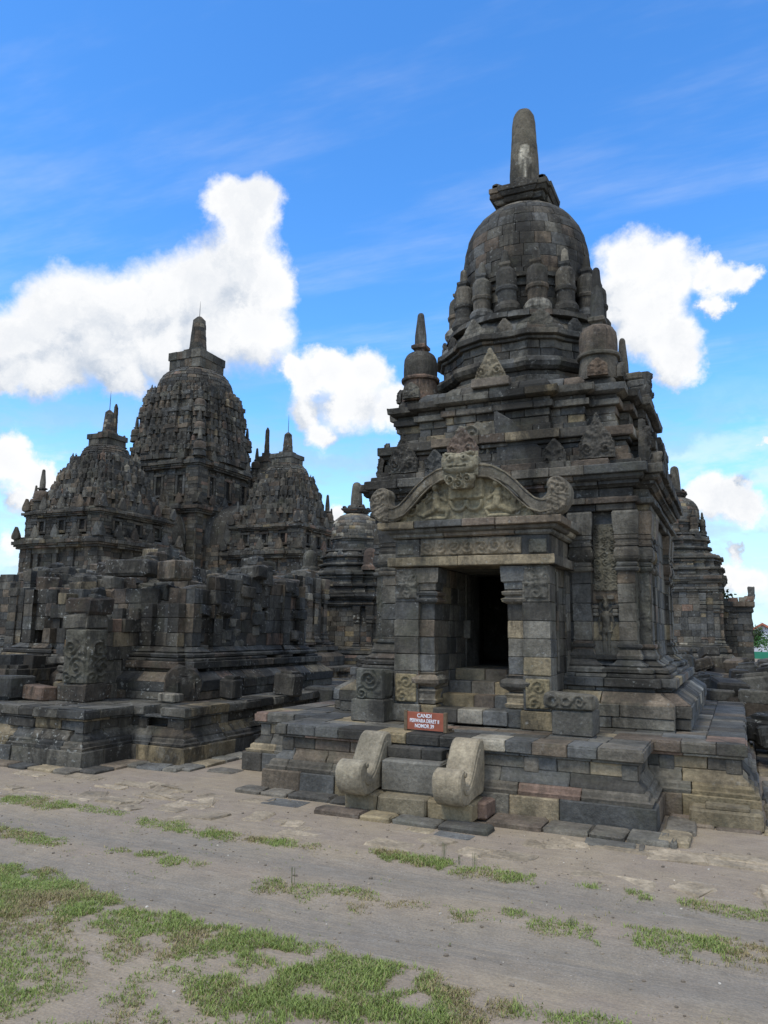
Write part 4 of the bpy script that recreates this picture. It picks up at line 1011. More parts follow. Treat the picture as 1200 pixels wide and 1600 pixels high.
mb = MB()
for i, (dx, zz) in enumerate(((-.55, 3.42), (-.15, 3.44), (.25, 3.46), (.45, 3.5), (.55, 3.58), (.55, 3.82))): mb.box((dx, 35.0, zz), (.19 if i < 4 else .13, .2, .10 if i < 5 else .16), pick(P_RUIN), ch=.02, jit=.01)
mb.build('broken_porch_top', M_MID, T3)
mb = MB()
for _ in range(26):
    c = np.array((-.35+rng.normal(0, .12), 34.9, 3.55+abs(rng.normal(0, .16)))); mb.box(c, (.05, .01, .025), (.05, .09, .03), np.array(Matrix.Rotation(rng.uniform(0, 3), 3, 'Y')), ch=.003)
mb.box((-.35, 34.9, 3.6), (.01, .01, .18), (.06, .05, .03), ch=.002)
tag(mb.build('weed', M_MID), 'small leafy weed growing out of the broken porch wall top at the right', 'plant')

# =================================================================== the great temple
GT = thing('great_temple', 'huge dark stone temple with central bell tower and lower shrine towers, far left', 'temple', (-40.8, 49.6, 0))
def bell_tower(cx, cy, zb, hw, zd, rdm, ztop, nm, storeys):
    """tiers from square terrace zb (half width hw) to dome base zd, dome radius rdm, tip ztop"""
    ex = 1.2 if nm == 'shrine_' else .8
    mb = MB(); n = max(5, int((zd-zb)/.34)); ts = np.linspace(0, 1, n+1)
    for i in range(n):
        z0, z1 = zb+(zd-zb)*ts[i], zb+(zd-zb)*ts[i+1]; w = hw+(rdm*1.0-hw)*ts[i]**ex
        big = (i % 4 == 3)
        P = cross(cx, cy, [(w*.34, w*1.04), (w*.62, w*.97), (w*.86, w*.86)])
        course(mb, P, z0, z1, .16 if big else (0 if i % 2 else .05), L=.62, depth=.35, gap=.012, ch=.02, jit=.03, pal=P_FAR, vj=.008)
    for i in range(1, n):                          # rows of stone knobs and stupa shapes on every second ledge
        if i % 2: continue
        w = hw+(rdm-hw)*ts[i]**ex; P = cross(cx, cy, [(w*.34, w*1.04), (w*.62, w*.97), (w*.86, w*.86)]); T, N, LL, Mt = normals(P)
        for q in range(len(P)):
            for e in (range(max(1, int(LL[q]/.55)))):
                if LL[q] < .25: continue
                c = P[q]+T[q]*LL[q]*(e+.5)/max(1, int(LL[q]/.55))+N[q]*.06; s_ = rng.uniform(.13, .19)*min(1.2, .7+w/5); h_ = s_*rng.uniform(3.2, 4.6)
                if rng.random() < .12: continue
                z_ = zb+(zd-zb)*ts[i]; col_ = pick(P_FAR)
                lathe(mb, c[0], c[1], [(s_*1.15, z_), (s_, z_+h_*.15), (s_*1.05, z_+h_*.5), (s_*.7, z_+h_*.66), (s_*.35, z_+h_*.7), (s_*.12, z_+h_)], col_, 7, rng.uniform(0, 1), jit=.015)
    for i in range(0, n, 4): 
        w = hw+(rdm-hw)*ts[i]**ex; solid(mb, cross(cx, cy, [(w*.34, w*1.04), (w*.62, w*.97), (w*.86, w*.86)]), zb+(zd-zb)*ts[i], zd if i+4 >= n else zb+(zd-zb)*ts[i+4], -.35-.1*rdm/2, DK[1])
    mb.build(nm+'roof_tier', M_FAR, GT)
    mb = MB(); zh = zd+rdm*.68; k = 7
    for i in range(k):
        a, b = i/k, (i+1)/k; r0, r1 = rdm*math.sqrt(1-(a*.92)**2.4), rdm*math.sqrt(1-(b*.92)**2.4)
        rcourse(mb, cx, cy, zd+rdm*.68*a, zd+rdm*.68*b, r0, r1, L=.55, depth=.4, gap=.012, ch=.02, jit=.02, pal=P_FAR)
    lathe(mb, cx, cy, [(rdm*.9, zd-.2), (rdm*.8, zd+rdm*.35), (rdm*.45, zd+rdm*.62)], DK[1], 20); mb.build(nm+'dome', M_FAR, GT)
    mb = MB(); b = rdm*.5; H = ztop-zh
    course(mb, rect(cx-b, cy-b, cx+b, cy+b), zh-.25, zh+H*.12, .02, L=.6, depth=b*.8, pal=P_FAR, jit=.02)
    course(mb, rect(cx-b, cy-b, cx+b, cy+b), zh+H*.12, zh+H*.26, .10, L=.6, depth=b*.8, pal=P_FAR, jit=.02)
    course(mb, rect(cx-b*.5, cy-b*.5, cx+b*.5, cy+b*.5), zh+H*.26, zh+H*.36, .05, L=.6, depth=b*.4, pal=P_FAR, jit=.02)
    mb.build(nm+'pinnacle_base', M_FAR, GT)
    mb = MB(); z0 = zh+H*.34; h = ztop-z0; rp = rdm*.24; n = 9
    for i in range(n): 
        a, c = i/n, (i+1)/n; rr = lambda t: rp*(1-.33*t) if t < .9 else rp*(.67-.25*(t-.9)/.1*1.6)
        rcourse(mb, cx, cy, z0+h*a, z0+h*c, rr(a), rr(c), L=.5, depth=rp*.5, gap=.008, jit=.008, pal=P_FAR)
    mb.build(nm+'pinnacle', M_FAR, GT)
def terrace_stupas(cx, cy, hx, hy, z, n, s, hp):
    base = stupa(GT, cx-hx, cy-hy, z, s, hp, 'brown', M_FAR, name='terrace_stupa'); spots = []
    for k in range(1, n):
        t = k/n; spots += [(cx-hx+2*hx*t, cy-hy), (cx+hx, cy-hy+2*hy*t), (cx+hx-2*hx*t, cy+hy), (cx-hx, cy+hy-2*hy*t)]
    spots += [(cx+hx, cy-hy), (cx+hx, cy+hy), (cx-hx, cy+hy)]
    for x, y in spots: copy_part(base, GT, (x, y, z), rng.uniform(0, 6), rng.uniform(.9, 1.08))
def great_wall(cx, cy, hx, hy, z0, z1, nm, bays=5, win=True, H=.3):
    """wall storey with pilasters and framed niches, their shade painted as black panels"""
    mb = MB(); z = z0; pts = []
    def side(h): # stepped bays along one side
        e = np.linspace(-h, h, 2*bays+2); return e
    P = []
    for k, (h, r) in enumerate(((hx, hy), (hy, hx), (hx, hy), (hy, hx))):
        a = k*math.pi/2; c, s = round(math.cos(a)), round(math.sin(a)); e = side(h)
        for i in range(len(e)-1):
            d = .14 if i % 2 == 0 else 0.
            for x in (e[i], e[i+1]): 
                xx = np.clip(x, -h, h); P.append((c*xx+s*(r+d-.0), s*xx-c*(r+d)))
    P = np.array(P)
    # keep corners square
    Q = [];
    for p_ in P:
        if not Q or np.hypot(*(np.array(Q[-1])-p_)) > 1e-4: Q.append(tuple(p_))
    Q2 = []
    m = len(Q)//4
    for k in range(4):
        seg = Q[k*m:(k+1)*m]; Q2 += seg[1:-1] if False else seg
    Q = np.array(Q2)
    # insert true corners
    out = []
    for k in range(4):
        seg = Q[k*m:(k+1)*m]; out += [tuple(v) for v in seg]
        a = seg[-1]; b = Q[((k+1)*m) % len(Q)]
        out.append((a[0], b[1]) if False else ((max(a[0], b[0], key=abs)), (max(a[1], b[1], key=abs))))
    Q = np.array(out)+(cx, cy)
    i = 0
    while z < z1-.05:
        h = min(H*rng.uniform(.85, 1.15), z1-z); course(mb, Q, z, z+h, rng.normal(0, .01), L=.6, depth=.25, gap=.010, ch=.018, jit=.02, pal=P_FAR, vj=.006); z += h
    solid(mb, rect(cx-hx, cy-hy, cx+hx, cy+hy), z0, z1, -.1, DK[1]); mb.build(nm, M_FAR, GT)
    if win:
        for k, (h, r) in enumerate(((hx, hy), (hy, hx), (hx, hy), (hy, hx))):
            if k in (2, 3): continue
            a = k*math.pi/2; c, s = round(math.cos(a)), round(math.sin(a)); e = side(h)
            for i in range(1, len(e)-1, 2):
                x = (e[i]+e[i+1])/2; w = (e[i+1]-e[i])*.34; f = MB(); zc = (z0+z1)/2; hh = (z1-z0)*.30
                u = np.array([c, s, 0.]); n_ = np.array([s, -c, 0.]); o = np.array([cx, cy, 0.])+u*x+n_*r; rot = np.array([u, -n_, [0, 0, 1]]).T
                for dx in (-w, w): f.box(o+u*dx+n_*.05+(0, 0, zc), (w*.3, .1, hh), pick(P_FAR), rot, ch=.02)
                f.box(o+n_*.06+(0, 0, zc+hh), (w*1.4, .12, .09), pick(P_FAR), rot, ch=.02); f.box(o+n_*.06+(0, 0, zc-hh), (w*1.4, .12, .09), pick(P_FAR), rot, ch=.02)
                f.box(o+n_*.015+(0, 0, zc), (w*.8, .02, hh), (.012, .012, .012), rot, ch=.002)  # flat near-black panel: the shade of the recess put into colour
                f.build('niche', M_FAR, GT)
def great_cornice(cx, cy, hx, hy, z, nm='storey_cornice', ant=True, w=.5):
    mb = MB(); Q = cross(0, 0, [(.6, 1.06), (1, 1)]); Q = Q*(hx, hy)+(cx, cy)
    for a, b, o in ((0, .18, .08), (.18, .34, .19), (.34, .62, .30), (.62, .80, .18), (.80, 1.0, .06)): course(mb, Q, z+a*w/.5, z+b*w/.5, o, L=.8, depth=.9, gap=.012, ch=.02, jit=.02, pal=P_FAR, vj=.006)
    solid(mb, Q, z, z+.98*w/.5, -.3, DK[1]); mb.build(nm, M_FAR, GT)
    if ant:
        zt = z+.8*w/.5
        for k, (h, r) in enumerate(((hx, hy), (hy, hx), (hx, hy), (hy, hx))):
            a = k*math.pi/2; c, s = round(math.cos(a)), round(math.sin(a)); u = np.array([c, s, 0.]); n_ = np.array([s, -c, 0.])
            m = max(3, int(h/.75))
            for i in range(m+1):
                mb = MB(); o = np.array([cx, cy, zt])+u*(-h+2*h*i/m)+n_*(r+.2)
                extrude(mb, smooth([(-.32, 0), (.32, 0), (.34, .3), (.18, .6), (.0, .95), (-.18, .6), (-.34, .3)], 1), o, u, (0, 0, 1), n_, .22, pick(P_FAR), ch=.04); mb.build('antefix', M_FAR, GT)
GX, GY = -40.8, 49.6
great_wall(GX, GY, 3.8, 3.8, 0, 10.7, 'central_wall', win=False)
great_cornice(GX, GY, 4.0, 4.0, 10.6, w=.45)
great_wall(GX, GY, 3.7, 3.7, 11.5, 14.3, 'central_upper_storey', bays=3, H=.28)
great_cornice(GX, GY, 3.8, 3.8, 14.2, w=.42)
bell_tower(GX, GY, 15.0, 4.15, 21.4, 3.15, 28.4, 'central_', 5)
terrace_stupas(GX, GY, 3.85, 3.85, 15.0, 3, .46, 1.0)
terrace_stupas(GX, GY, 3.2, 3.2, 16.9, 3, .42, .9)
terrace_stupas(GX, GY, 2.85, 2.85, 18.9, 2, .40, .8)
# four shrines on the arms
for i, (cx, cy, hx, hy, tz) in enumerate(((-40.2, 39.6, 3.35, 3.5, 17.3), (-31.3, 49.4, 3.0, 2.85, 17.2), (-51, 49.6, 2.8, 2.7, 17.4), (-40.8, 59.8, 2.7, 2.8, 17.4))):
    dx, dy = cx-GX, cy-GY
    great_wall(cx, cy, hx, hy, 0, 7.1, 'shrine_wall', bays=3, win=False)
    great_cornice(cx, cy, hx+.25, hy+.25, 7.0, w=.4)
    great_wall(cx, cy, hx-.15, hy-.15, 7.8, 9.2, 'shrine_upper_storey', bays=3, H=.22)
    great_cornice(cx, cy, hx-.1, hy-.1, 9.1, w=.3)
    bell_tower(cx, cy, 9.65, min(hx, hy)*.97, 13.55, 1.72, tz, 'shrine_', 3)
    terrace_stupas(cx, cy, hx-.35, hy-.35, 9.65, 3 if i < 2 else 1, .34, .8)
    terrace_stupas(cx, cy, hx*.60, hy*.60, 11.1, 2 if i < 2 else 1, .30, .7)
    # low connecting passage with vaulted roof
    mx, my = GX+dx*.5, GY+dy*.5; ns = abs(dy) > abs(dx); wx, wy = (2.6, 2.9) if ns else (2.9, 2.6)
    great_wall(mx, my, wx, wy, 0, 8.2, 'passage_wall', bays=2, win=False)
    mb = MB(); ax = (1, 0, 0) if ns else (0, 1, 0); ay = (0, 1, 0) if ns else (1, 0, 0)
    prof = [(2.7*math.cos(t), 3.4*math.sin(t)**.8) for t in np.linspace(0.001, math.pi-.001, 17)]
    for q in np.linspace(-2.6, 2.6, 9): extrude(mb, prof, (mx+ay[0]*q, my+ay[1]*q, 8.2), ax, (0, 0, 1), ay, .64, pick(P_FAR), ch=.03)
    mb.build('passage_roof', M_FAR, GT)
for sx, sy, z in ((-4.6, -4.2, 12.6), (4.6, 4.2, 12.6), (-4.3, 4.3, 12.0)):
    cx, cy = GX+sx, GY+sy
    great_wall(cx, cy, 1.0, 1.0, 0, z, 'turret_wall', bays=1, win=False); great_cornice(cx, cy, 1.1, 1.1, z, 'turret_cornice', ant=False, w=.3)
    bell_tower(cx, cy, z+.6, 1.1, z+2.4, .95, 20.0 if sx < 0 else 19.2, 'turret_', 1)
for cx, cy, z, s in ((-40.2-2.7, 39.6-2.9, 9.7, .45), (-31.3+2.4, 49.4+2.3, 9.7, .42)):
    stupa(GT, cx, cy, z, s*1.2, 1.3, 'brown', M_FAR, name='terrace_stupa')
mb = MB(); w = 39.6-3.24     # doorway of the left shrine, the shade inside painted as a black panel
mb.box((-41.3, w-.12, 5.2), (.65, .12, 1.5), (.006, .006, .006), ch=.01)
for s in (-1, 1): mb.box((-41.3+s*.85, w-.2, 5.2), (.2, .2, 1.6), (.2, .2, .19), ch=.03)
mb.box((-41.3, w-.2, 6.85), (1.2, .25, .2), (.24, .24, .22), ch=.03); mb.build('shrine_doorway', M_FAR, GT)
M_ROD = plain('dull_metal', (.05, .05, .05), .5, .1, metal=.6)
for x, y, z in ((GX, GY, 28.35), (-40.2, 39.6, 17.25), (-31.3, 49.4, 17.15)):
    mb = MB(); lathe(mb, x, y, [(.03, z), (.022, z+.9), (.006, z+1.5)], (.05, .05, .05), 6); mb.build('lightning_rod', M_ROD, GT)

# =================================================================== loose stones
def stone_label(i, kind, where): return None
def loose(x, y, z, s, label, group, rotz=None, tilt=.12, pal=P_RUIN, name='stone_block', mat=M_RUIN, asp=None):
    mb = MB(); a = rng.uniform(0, 3.14) if rotz is None else rotz
    rot = np.array(Matrix.Rotation(a, 3, 'Z') @ Matrix.Rotation(rng.normal(0, tilt), 3, 'X') @ Matrix.Rotation(rng.normal(0, tilt), 3, 'Y'))
    k = asp or (rng.uniform(.9, 1.5), rng.uniform(.7, 1.), rng.uniform(.45, .75)); c = np.array(pick(pal))
    h = (s*k[0], s*k[1], s*k[2]); b = MB(); b.box((0, 0, 0), h, c, ch=.14*s, jit=.03*s)
    if rng.random() < .35: b.box((s*.1, 0, h[2]+.1*s), (h[0]*.6, h[1]*.75, .12*s), c*.95, ch=.05*s, jit=.02*s)
    o = b.build(name, mat); o.location = (x, y, z); o.rotation_euler = Matrix(rot.tolist()).to_euler()
    return tag(o, label, 'stone block', group)
# heap right of the near temple
for row, (y0, y1, x0, x1, hb, n, where) in enumerate(((13.2, 15.0, .35, 2.6, .5, 26, 'front of'), (15.0, 18.5, -.9, 2.6, 1.0, 60, 'middle of'), (18.5, 25., -1.6, 2.8, 1.25, 60, 'back of'))):
    lab = 'weathered dark stone block lying in the %s the rubble heap right of the temple' % where
    for _ in range(n):
        x, y = rng.uniform(x0, x1), rng.uniform(y0, y1); t = rng.random(); top = hb*(.75+.4*vn1(x, y, .9, 51)); z = .16+(top)*t**.6
        loose(x, y, z, rng.uniform(.19, .33), lab, 'stones of the %s the right rubble heap' % where, rotz=rng.normal(0, .35)+(1.57 if rng.random() < .4 else 0), tilt=.10, mat=M_RUIN)
mb = MB()
for y0, y1, x0, x1, h in ((13.9, 15.2, .7, 2.6, .45), (15.2, 18.5, -.7, 2.6, .85), (18.5, 25, -1.4, 2.8, 1.1)):
    nx, ny = 8, 8; X, Y = np.meshgrid(np.linspace(x0, x1, nx), np.linspace(y0, y1, ny), indexing='ij'); Z = h*(.8+.3*vnoise(X, Y, 1, 3)); Z[0] = Z[-1] = -.1; Z[:, 0] = Z[:, -1] = -.1
    i = np.arange(nx*ny).reshape(nx, ny); q = np.stack([i[:-1, :-1], i[1:, :-1], i[1:, 1:], i[:-1, 1:]], -1).reshape(-1, 4)
    mb.raw(np.stack([X, Y, Z], -1).reshape(-1, 3), q.ravel(), np.full(len(q), 4), (.07, .06, .05), True)
struct(mb.build('rubble_ground', M_RUIN))
# loose stones on and round the left platform
for x, y, z, s, l, asp in ((-7.9, 10.95, .98, .22, 'dark cube-shaped block standing on the left platform edge', (.72, .6, .75)), (-8.35, 9.95, .88, .11, 'small pale stone resting before the round block on the left platform', (1.6, 1, .6)),
        (-7.6, 12.3, .98, .22, 'squat dark block at the far end of the left platform', (1, .8, .9)), (-10.3, 9.1, .92, .15, 'reddish block on the left platform beside the carved pillar', (1.6, 1, .75)), (-11.2, 9.0, .98, .26, 'long dark block lying across the left platform front', (2.4, 1, .7)),
        (-7.6, 13.6, .6, .3, 'rough block leaning between the two platforms', (1, .9, .9)), (-9.2, 10.9, 3.0, .22, 'brownish block perched on the broken wall top of the left ruin', (1.3, 1, .8)), (-10.0, 10.7, 3.05, .24, 'large dark slab topping the left ruin wall', (1.9, 1, .6))):
    loose(x, y, z, s, l, None, rotz=rng.normal(0, .15), tilt=.03, asp=asp, pal=palette(0, 0, 0, 0, 1, 0) if 'reddish' in l else palette(0, 0, 1, 0, 0, 0) if 'brown' in l else P_LIT if 'pale' in l else palette(1, 0, 0, 0, 0, 0))
mb = MB(); lathe(mb, 0, 0, [(.16, -.26), (.30, -.24), (.33, 0), (.30, .24), (.16, .26)], (.085, .075, .065), 20, jit=.01)
o = mb.build('round_stone', M_RUIN); o.location = (-8.5, 10.42, 1.05); o.rotation_euler = (R(90), 0, R(40)); tag(o, 'thick dark disc-shaped stone lying on its rim on the left platform', 'stone block')
# scattered stones between the ruins
for _ in range(70):
    x, y = rng.uniform(-16, -6.5), rng.uniform(16.2, 19.5)
    loose(x, y, rng.uniform(.15, .7), rng.uniform(.2, .36), 'dark fallen block among the stones behind the left ruin', 'fallen blocks behind the left ruin', mat=M_MID)
o = loose(-.62, 8.62, .10, .17, 'worn buff kerb stone lying loose at the right foot of the near platform', None, rotz=0, tilt=.02, pal=palette(0, 0, 0, 1, 0, 0), mat=M_PLAT, asp=(2.1, .9, .55)); o.location = (-.22, 9.22, .085)

# =================================================================== far things on the right
M_HW = plain('house_wall', (.62, .66, .74), .8, .05); M_RT = plain('roof_tile', (.38, .13, .08), .8, .2, 3); M_FG = plain('green_sheet', (.02, .22, .13), .6, .15, 1); M_YG = plain('yellow_green', (.45, .75, .03), .5, .05)
HS = thing('house', 'white gabled house with red tiled roof seen beyond the green fence', 'house', (1.2, 90, 0))
mb = MB(); extrude(mb, [(-1.8, 0), (4.5, 0), (4.5, .9), (1.0, 3.0), (-1.8, 1.2)], (0, 0, 0), (1, 0, 0), (0, 0, 1), (0, 1, 0), 6, (1, 1, 1), ch=.01); mb.build('wall', M_HW).parent = HS
mb = MB(); extrude(mb, [(-2.3, .95), (1.0, 3.05), (4.9, .72), (4.9, .95), (1.0, 3.3), (-2.3, 1.2)], (0, 0, 0), (1, 0, 0), (0, 0, 1), (0, 1, 0), 6.8, (1, 1, 1), ch=.02); mb.build('roof', M_RT).parent = HS
mb = MB(); mb.box((2.2, -3.05, 1.2), (.35, .05, .4), (.1, .1, .1), ch=.01); w = mb.build('window', M_ROD); w.parent = HS
mb = MB(); mb.box((2.2, 1, 2.6), (.35, .3, .5), (.5, .4, .3), ch=.02); mb.build('chimney', M_RT).parent = HS
mb = MB(); mb.box((0, 0, .42), (9, .04, .28), (1, 1, 1), ch=.01)
FN = thing('sheet_fence', 'low green sheet fence before the white house', 'fence', (4.5, 70, 0)); o = mb.build('sheet', M_FG); o.parent = FN
for k in range(7): mb = MB(); mb.box((-8.5+k*2.8, .08, .35), (.05, .05, .45), (1, 1, 1), ch=.01); mb.build('post', M_ROD).parent = FN
YB = thing('folding_barrier', 'bright yellow-green folding board standing among the stones at the right', 'barrier', (-.15, 50.2, 0))
mb = MB(); extrude(mb, [(-.42, .95), (.36, .95), (.5, .1), (.32, .1), (.22, .62), (-.42, .78)], (0, 0, 0), (1, 0, 0), (0, 0, 1), (0, 1, 0), .08, (1, 1, 1), ch=.01); mb.build('panel', M_YG).parent = YB
mb = MB(); mb.box((-.36, .05, .4), (.04, .04, .4), (1, 1, 1)); mb.build('leg', M_ROD).parent = YB
def leaf_mat(name, col):
    m = bpy.data.materials.new(name); m.use_nodes = True; m.node_tree.nodes.clear(); T = NT(m.node_tree)
    at = T.N.new('ShaderNodeAttribute'); at.attribute_name = 'Col'
    bs = T.n('BsdfPrincipled', None, Base_Color=at.outputs['Color'], Roughness=.6); tr = T.n('BsdfTranslucent', None, Color=at.outputs['Color'])
    mx = T.n('MixShader', None, Fac=.3, i1=bs, i2=tr); o = T.N.new('ShaderNodeOutputMaterial'); T.L.new(mx.outputs[0], o.inputs[0]); return m
M_LEAF = leaf_mat('leaves', None)
def tree(x, y, h, r, label, col):
    t = thing('broadleaf_tree', label, 'tree', (x, y, 0))
    mb = MB(); lathe(mb, 0, 0, [(.2, 0), (.13, h*.4), (.06, h*.75)], (.08, .06, .04), 8)
    for k in range(6):
        a = k*1.05; 
        mb.box((math.cos(a)*r*.25, math.sin(a)*r*.25, h*.55), (.04, .04, h*.22), (.08, .06, .04), np.array(Matrix.Rotation(.6, 3, Vector((-math.sin(a), math.cos(a), 0)))), ch=.01)
    mb.build('trunk', M_LEAF).parent = t
    cl = [(rng.normal(0, r*.45), rng.normal(0, r*.45), h*.62+rng.normal(0, h*.16)) for _ in range(22)]; n = 2600
    c = np.array(cl)[rng.integers(0, len(cl), n)]+rng.normal(0, r*.17, (n, 3)); u = rng.normal(0, 1, (n, 3)); u /= np.linalg.norm(u, axis=1)[:, None]; v = np.cross(u, rng.normal(0, 1, (n, 3))); v /= np.linalg.norm(v, axis=1)[:, None]
    s = .09; V = np.stack([c-u*s, c+v*s*.6, c+u*s, c-v*s*.6], 1).reshape(-1, 3); cc = np.repeat(np.array(col)*rng.uniform(.6, 1.5, (n, 1)), 4, 0)
    mb = MB(); mb.raw(V, np.arange(4*n), np.full(n, 4), cc); mb.build('crown', M_LEAF).parent = t
tree(.95, 78, 3.0, 1.5, 'dark round tree beside the broken porch, in front of the white house', (.05, .085, .025))
tree(3.2, 76, 2.3, 1.7, 'brighter green tree at the right edge before the house', (.045, .15, .025))
tree(-1.0, 84, 2.6, 1.5, 'low tree behind the broken porch wall', (.05, .10, .03))

# =================================================================== ground
def ground_mat():
    m = bpy.data.materials.new('packed_earth'); m.use_nodes = True; m.node_tree.nodes.clear(); T = NT(m.node_tree)
    geo = T.N.new('ShaderNodeNewGeometry'); P = geo.outputs['Position']; sp = T.N.new('ShaderNodeSeparateXYZ'); T.put(sp.inputs[0], P)
    wob = T.m('MULTIPLY', T.m('SUBTRACT', T.noise(P, .5, 3.), .5), 1.1)
    y = T.m('ADD', sp.outputs[1], wob)
    y = T.m('SUBTRACT', y, T.m('MULTIPLY', T.m('ADD', sp.outputs[0], 3.), .06))
    big = T.noise(P, .9, 6., .6); med = T.noise(P, 5., 6., .65); fine = T.noise(P, 60., 4., .7)
    streak = T.noise(T.vm('MULTIPLY', P, (.7, 7., 1)), 1.6, 6., .62)
    sand = (.318, .262, .186, 1); grey = (.232, .206, .166, 1); pale = (.42, .37, .30, 1)
    c = T.mix(T.rng(big, .35, .65), sand, (.285, .235, .18, 1))
    def band(a, b, s=.22): return T.m('MULTIPLY', T.rng(y, a-s, a+s), T.rng(y, b+s, b-s))
    tr = T.m('MAXIMUM', band(5.75, 6.35), band(4.6, 5.35))
    c = T.mix(T.m('MULTIPLY', tr, T.rng(streak, .3, .6, .45, .95)), c, grey)
    c = T.mix(T.m('MULTIPLY', T.rng(streak, .55, .75), .35), c, pale)
    c = T.mix(T.m('MULTIPLY', T.rng(med, .55, .75), .35), c, (.20, .165, .13, 1))
    peb = T.N.new('ShaderNodeTexVoronoi'); peb.inputs['Scale'].default_value = 42.; T.put(peb.inputs['Vector'], P)
    pm = T.m('MULTIPLY', T.rng(peb.outputs['Distance'], .28, .18), T.rng(T.noise(P, 2.3, 3.), .5, .62))
    c = T.mix(T.m('MULTIPLY', pm, .55), c, T.mix(T.rng(fine, .4, .6), (.16, .15, .14, 1), (.45, .42, .38, 1)))
    c = T.sc(c, T.m('MULTIPLY', T.rng(fine, .2, .8, .78, 1.22), T.rng(med, .2, .8, .86, 1.14)))
    h = T.m('ADD', T.m('MULTIPLY', fine, .25), T.m('ADD', T.m('MULTIPLY', med, 1.5), T.m('MULTIPLY', pm, .25)))
    b1 = T.n('Bump', None, Strength=.55, Distance=.02, Height=h); b2 = T.n('Bump', None, Strength=.5, Distance=.05, Height=streak, Normal=b1)
    bs = T.n('BsdfPrincipled', None, Base_Color=c, Roughness=.95, Normal=b2); bs.inputs['Specular IOR Level'].default_value = .2
    o = T.N.new('ShaderNodeOutputMaterial'); T.L.new(bs.outputs[0], o.inputs[0]); return m
M_EARTH = ground_mat()
def gh(x, y):
    """gentle wheel ruts and unevenness near the camera, level further off"""
    f = np.exp(-np.maximum(0, np.hypot(x+3, y-5)-6)/4)
    yy = y-.06*(x+3); 
    r = -.022*np.exp(-((yy-5.0)/.22)**2)-.018*np.exp(-((yy-6.1)/.2)**2)+.012*np.exp(-((yy-5.5)/.25)**2)+.015*np.exp(-((yy-4.2)/.4)**2)
    n = (vnoise(x, y, .8, 61)-.5)*.03+(vnoise(x, y, 3., 62)-.5)*.012+(vnoise(x, y, 9., 63)-.5)*.006
    near = np.clip((7.4-y)/.6, 0, 1)
    return (r+n)*f*near-.0
def axis_pts(a, b, n, c, lo, hi):
    inner = np.linspace(a, b, n); out = [c+(a-c)*1.0]; left = a-np.geomspace(.3, a-lo, 14); right = b+np.geomspace(.3, hi-b, 18); return np.concatenate([left[::-1], inner, right])
gx = axis_pts(-12, 2.5, 260, 0, -900, 900); gy = axis_pts(1.5, 8.5, 150, 0, -60, 1800)
X, Y = np.meshgrid(gx, gy, indexing='ij'); Z = gh(X, Y); i = np.arange(X.size).reshape(X.shape)
q = np.stack([i[:-1, :-1], i[1:, :-1], i[1:, 1:], i[:-1, 1:]], -1).reshape(-1, 4)
mb = MB(); mb.raw(np.stack([X, Y, Z], -1).reshape(-1, 3), q.ravel(), np.full(len(q), 4), (.3, .25, .2), True); struct(mb.build('ground', M_EARTH))

# paving: kerb slabs round the platform foot, half-buried slabs beyond
mb = MB()
def slabrow(x0, x1, y0, y1, z, L=.45, skip=0., pal=P_BASE, ax=0, sink=.0):
    t = x0
    while t < x1-.05:
        w = min(L*rng.uniform(.7, 1.35), x1-t)
        if rng.random() >= skip:
            if ax == 0: c = (t+w/2, (y0+y1)/2+rng.normal(0, .012), z-.06-rng.uniform(0, .012)); h = (w/2-.008, (y1-y0)/2*rng.uniform(.93, 1.), .06)
            else: c = ((y0+y1)/2+rng.normal(0, .012), t+w/2, z-.06-rng.uniform(0, .012)); h = ((y1-y0)/2*rng.uniform(.93, 1.), w/2-.008, .06)
            mb.box(c, h, np.array(pick(pal))*1.25, np.array(Matrix.Rotation(rng.normal(0, .02), 3, 'Z')), ch=.018, jit=.005)
        t += w
slabrow(-4.35, -2.35, 7.62, 7.90, .055); slabrow(-5.75, -4.2, 8.12, 8.42, .05); slabrow(-2.5, -.62, 8.02, 8.42, .06); slabrow(-2.6, -.9, 7.78, 8.02, .03, skip=.35)
slabrow(-3.2, -1.9, 7.40, 7.62, .012, skip=.5); slabrow(-.80, .4, 8.98, 9.40, .03, skip=.1); slabrow(8.1, 9.3, -.82, -.52, .06, ax=1, L=.5); slabrow(-6.9, -5.7, 9.05, 9.40, .03, skip=.3); slabrow(-5.6, -4.6, 7.75, 8.1, .012, skip=.6)
slabrow(9.3, 15.5, .16, .62, .04, ax=1, L=.4, skip=.05); slabrow(9.0, 14.5, .62, 1.2, .025, ax=1, L=.45, skip=.15)
slabrow(-12.5, -8.3, 7.92, 8.20, .05); slabrow(-8.35, -7.2, 8.75, 9.08, .05); slabrow(8.9, 13.5, -7.38, -7.05, .05, ax=1); slabrow(8.1, 9.2, -8.40, -8.05, .05, ax=1)
struct(mb.build('paving', M_PLAT))
mb = MB()
for _ in range(60):
    x, y = rng.uniform(-9, .8), rng.uniform(6.75, 8.0)
    if -4.6 < x < -2.1 and y > 7.3: continue
    mb.box((x, y, -.052+rng.uniform(0, .008)), (rng.uniform(.12, .32), rng.uniform(.08, .2), .055), np.array((.30, .26, .205))*rng.uniform(.85, 1.2), np.array(Matrix.Rotation(rng.normal(0, .2), 3, 'Z')), ch=.02, jit=.01)
struct(mb.build('sunken_paving', M_NEW))
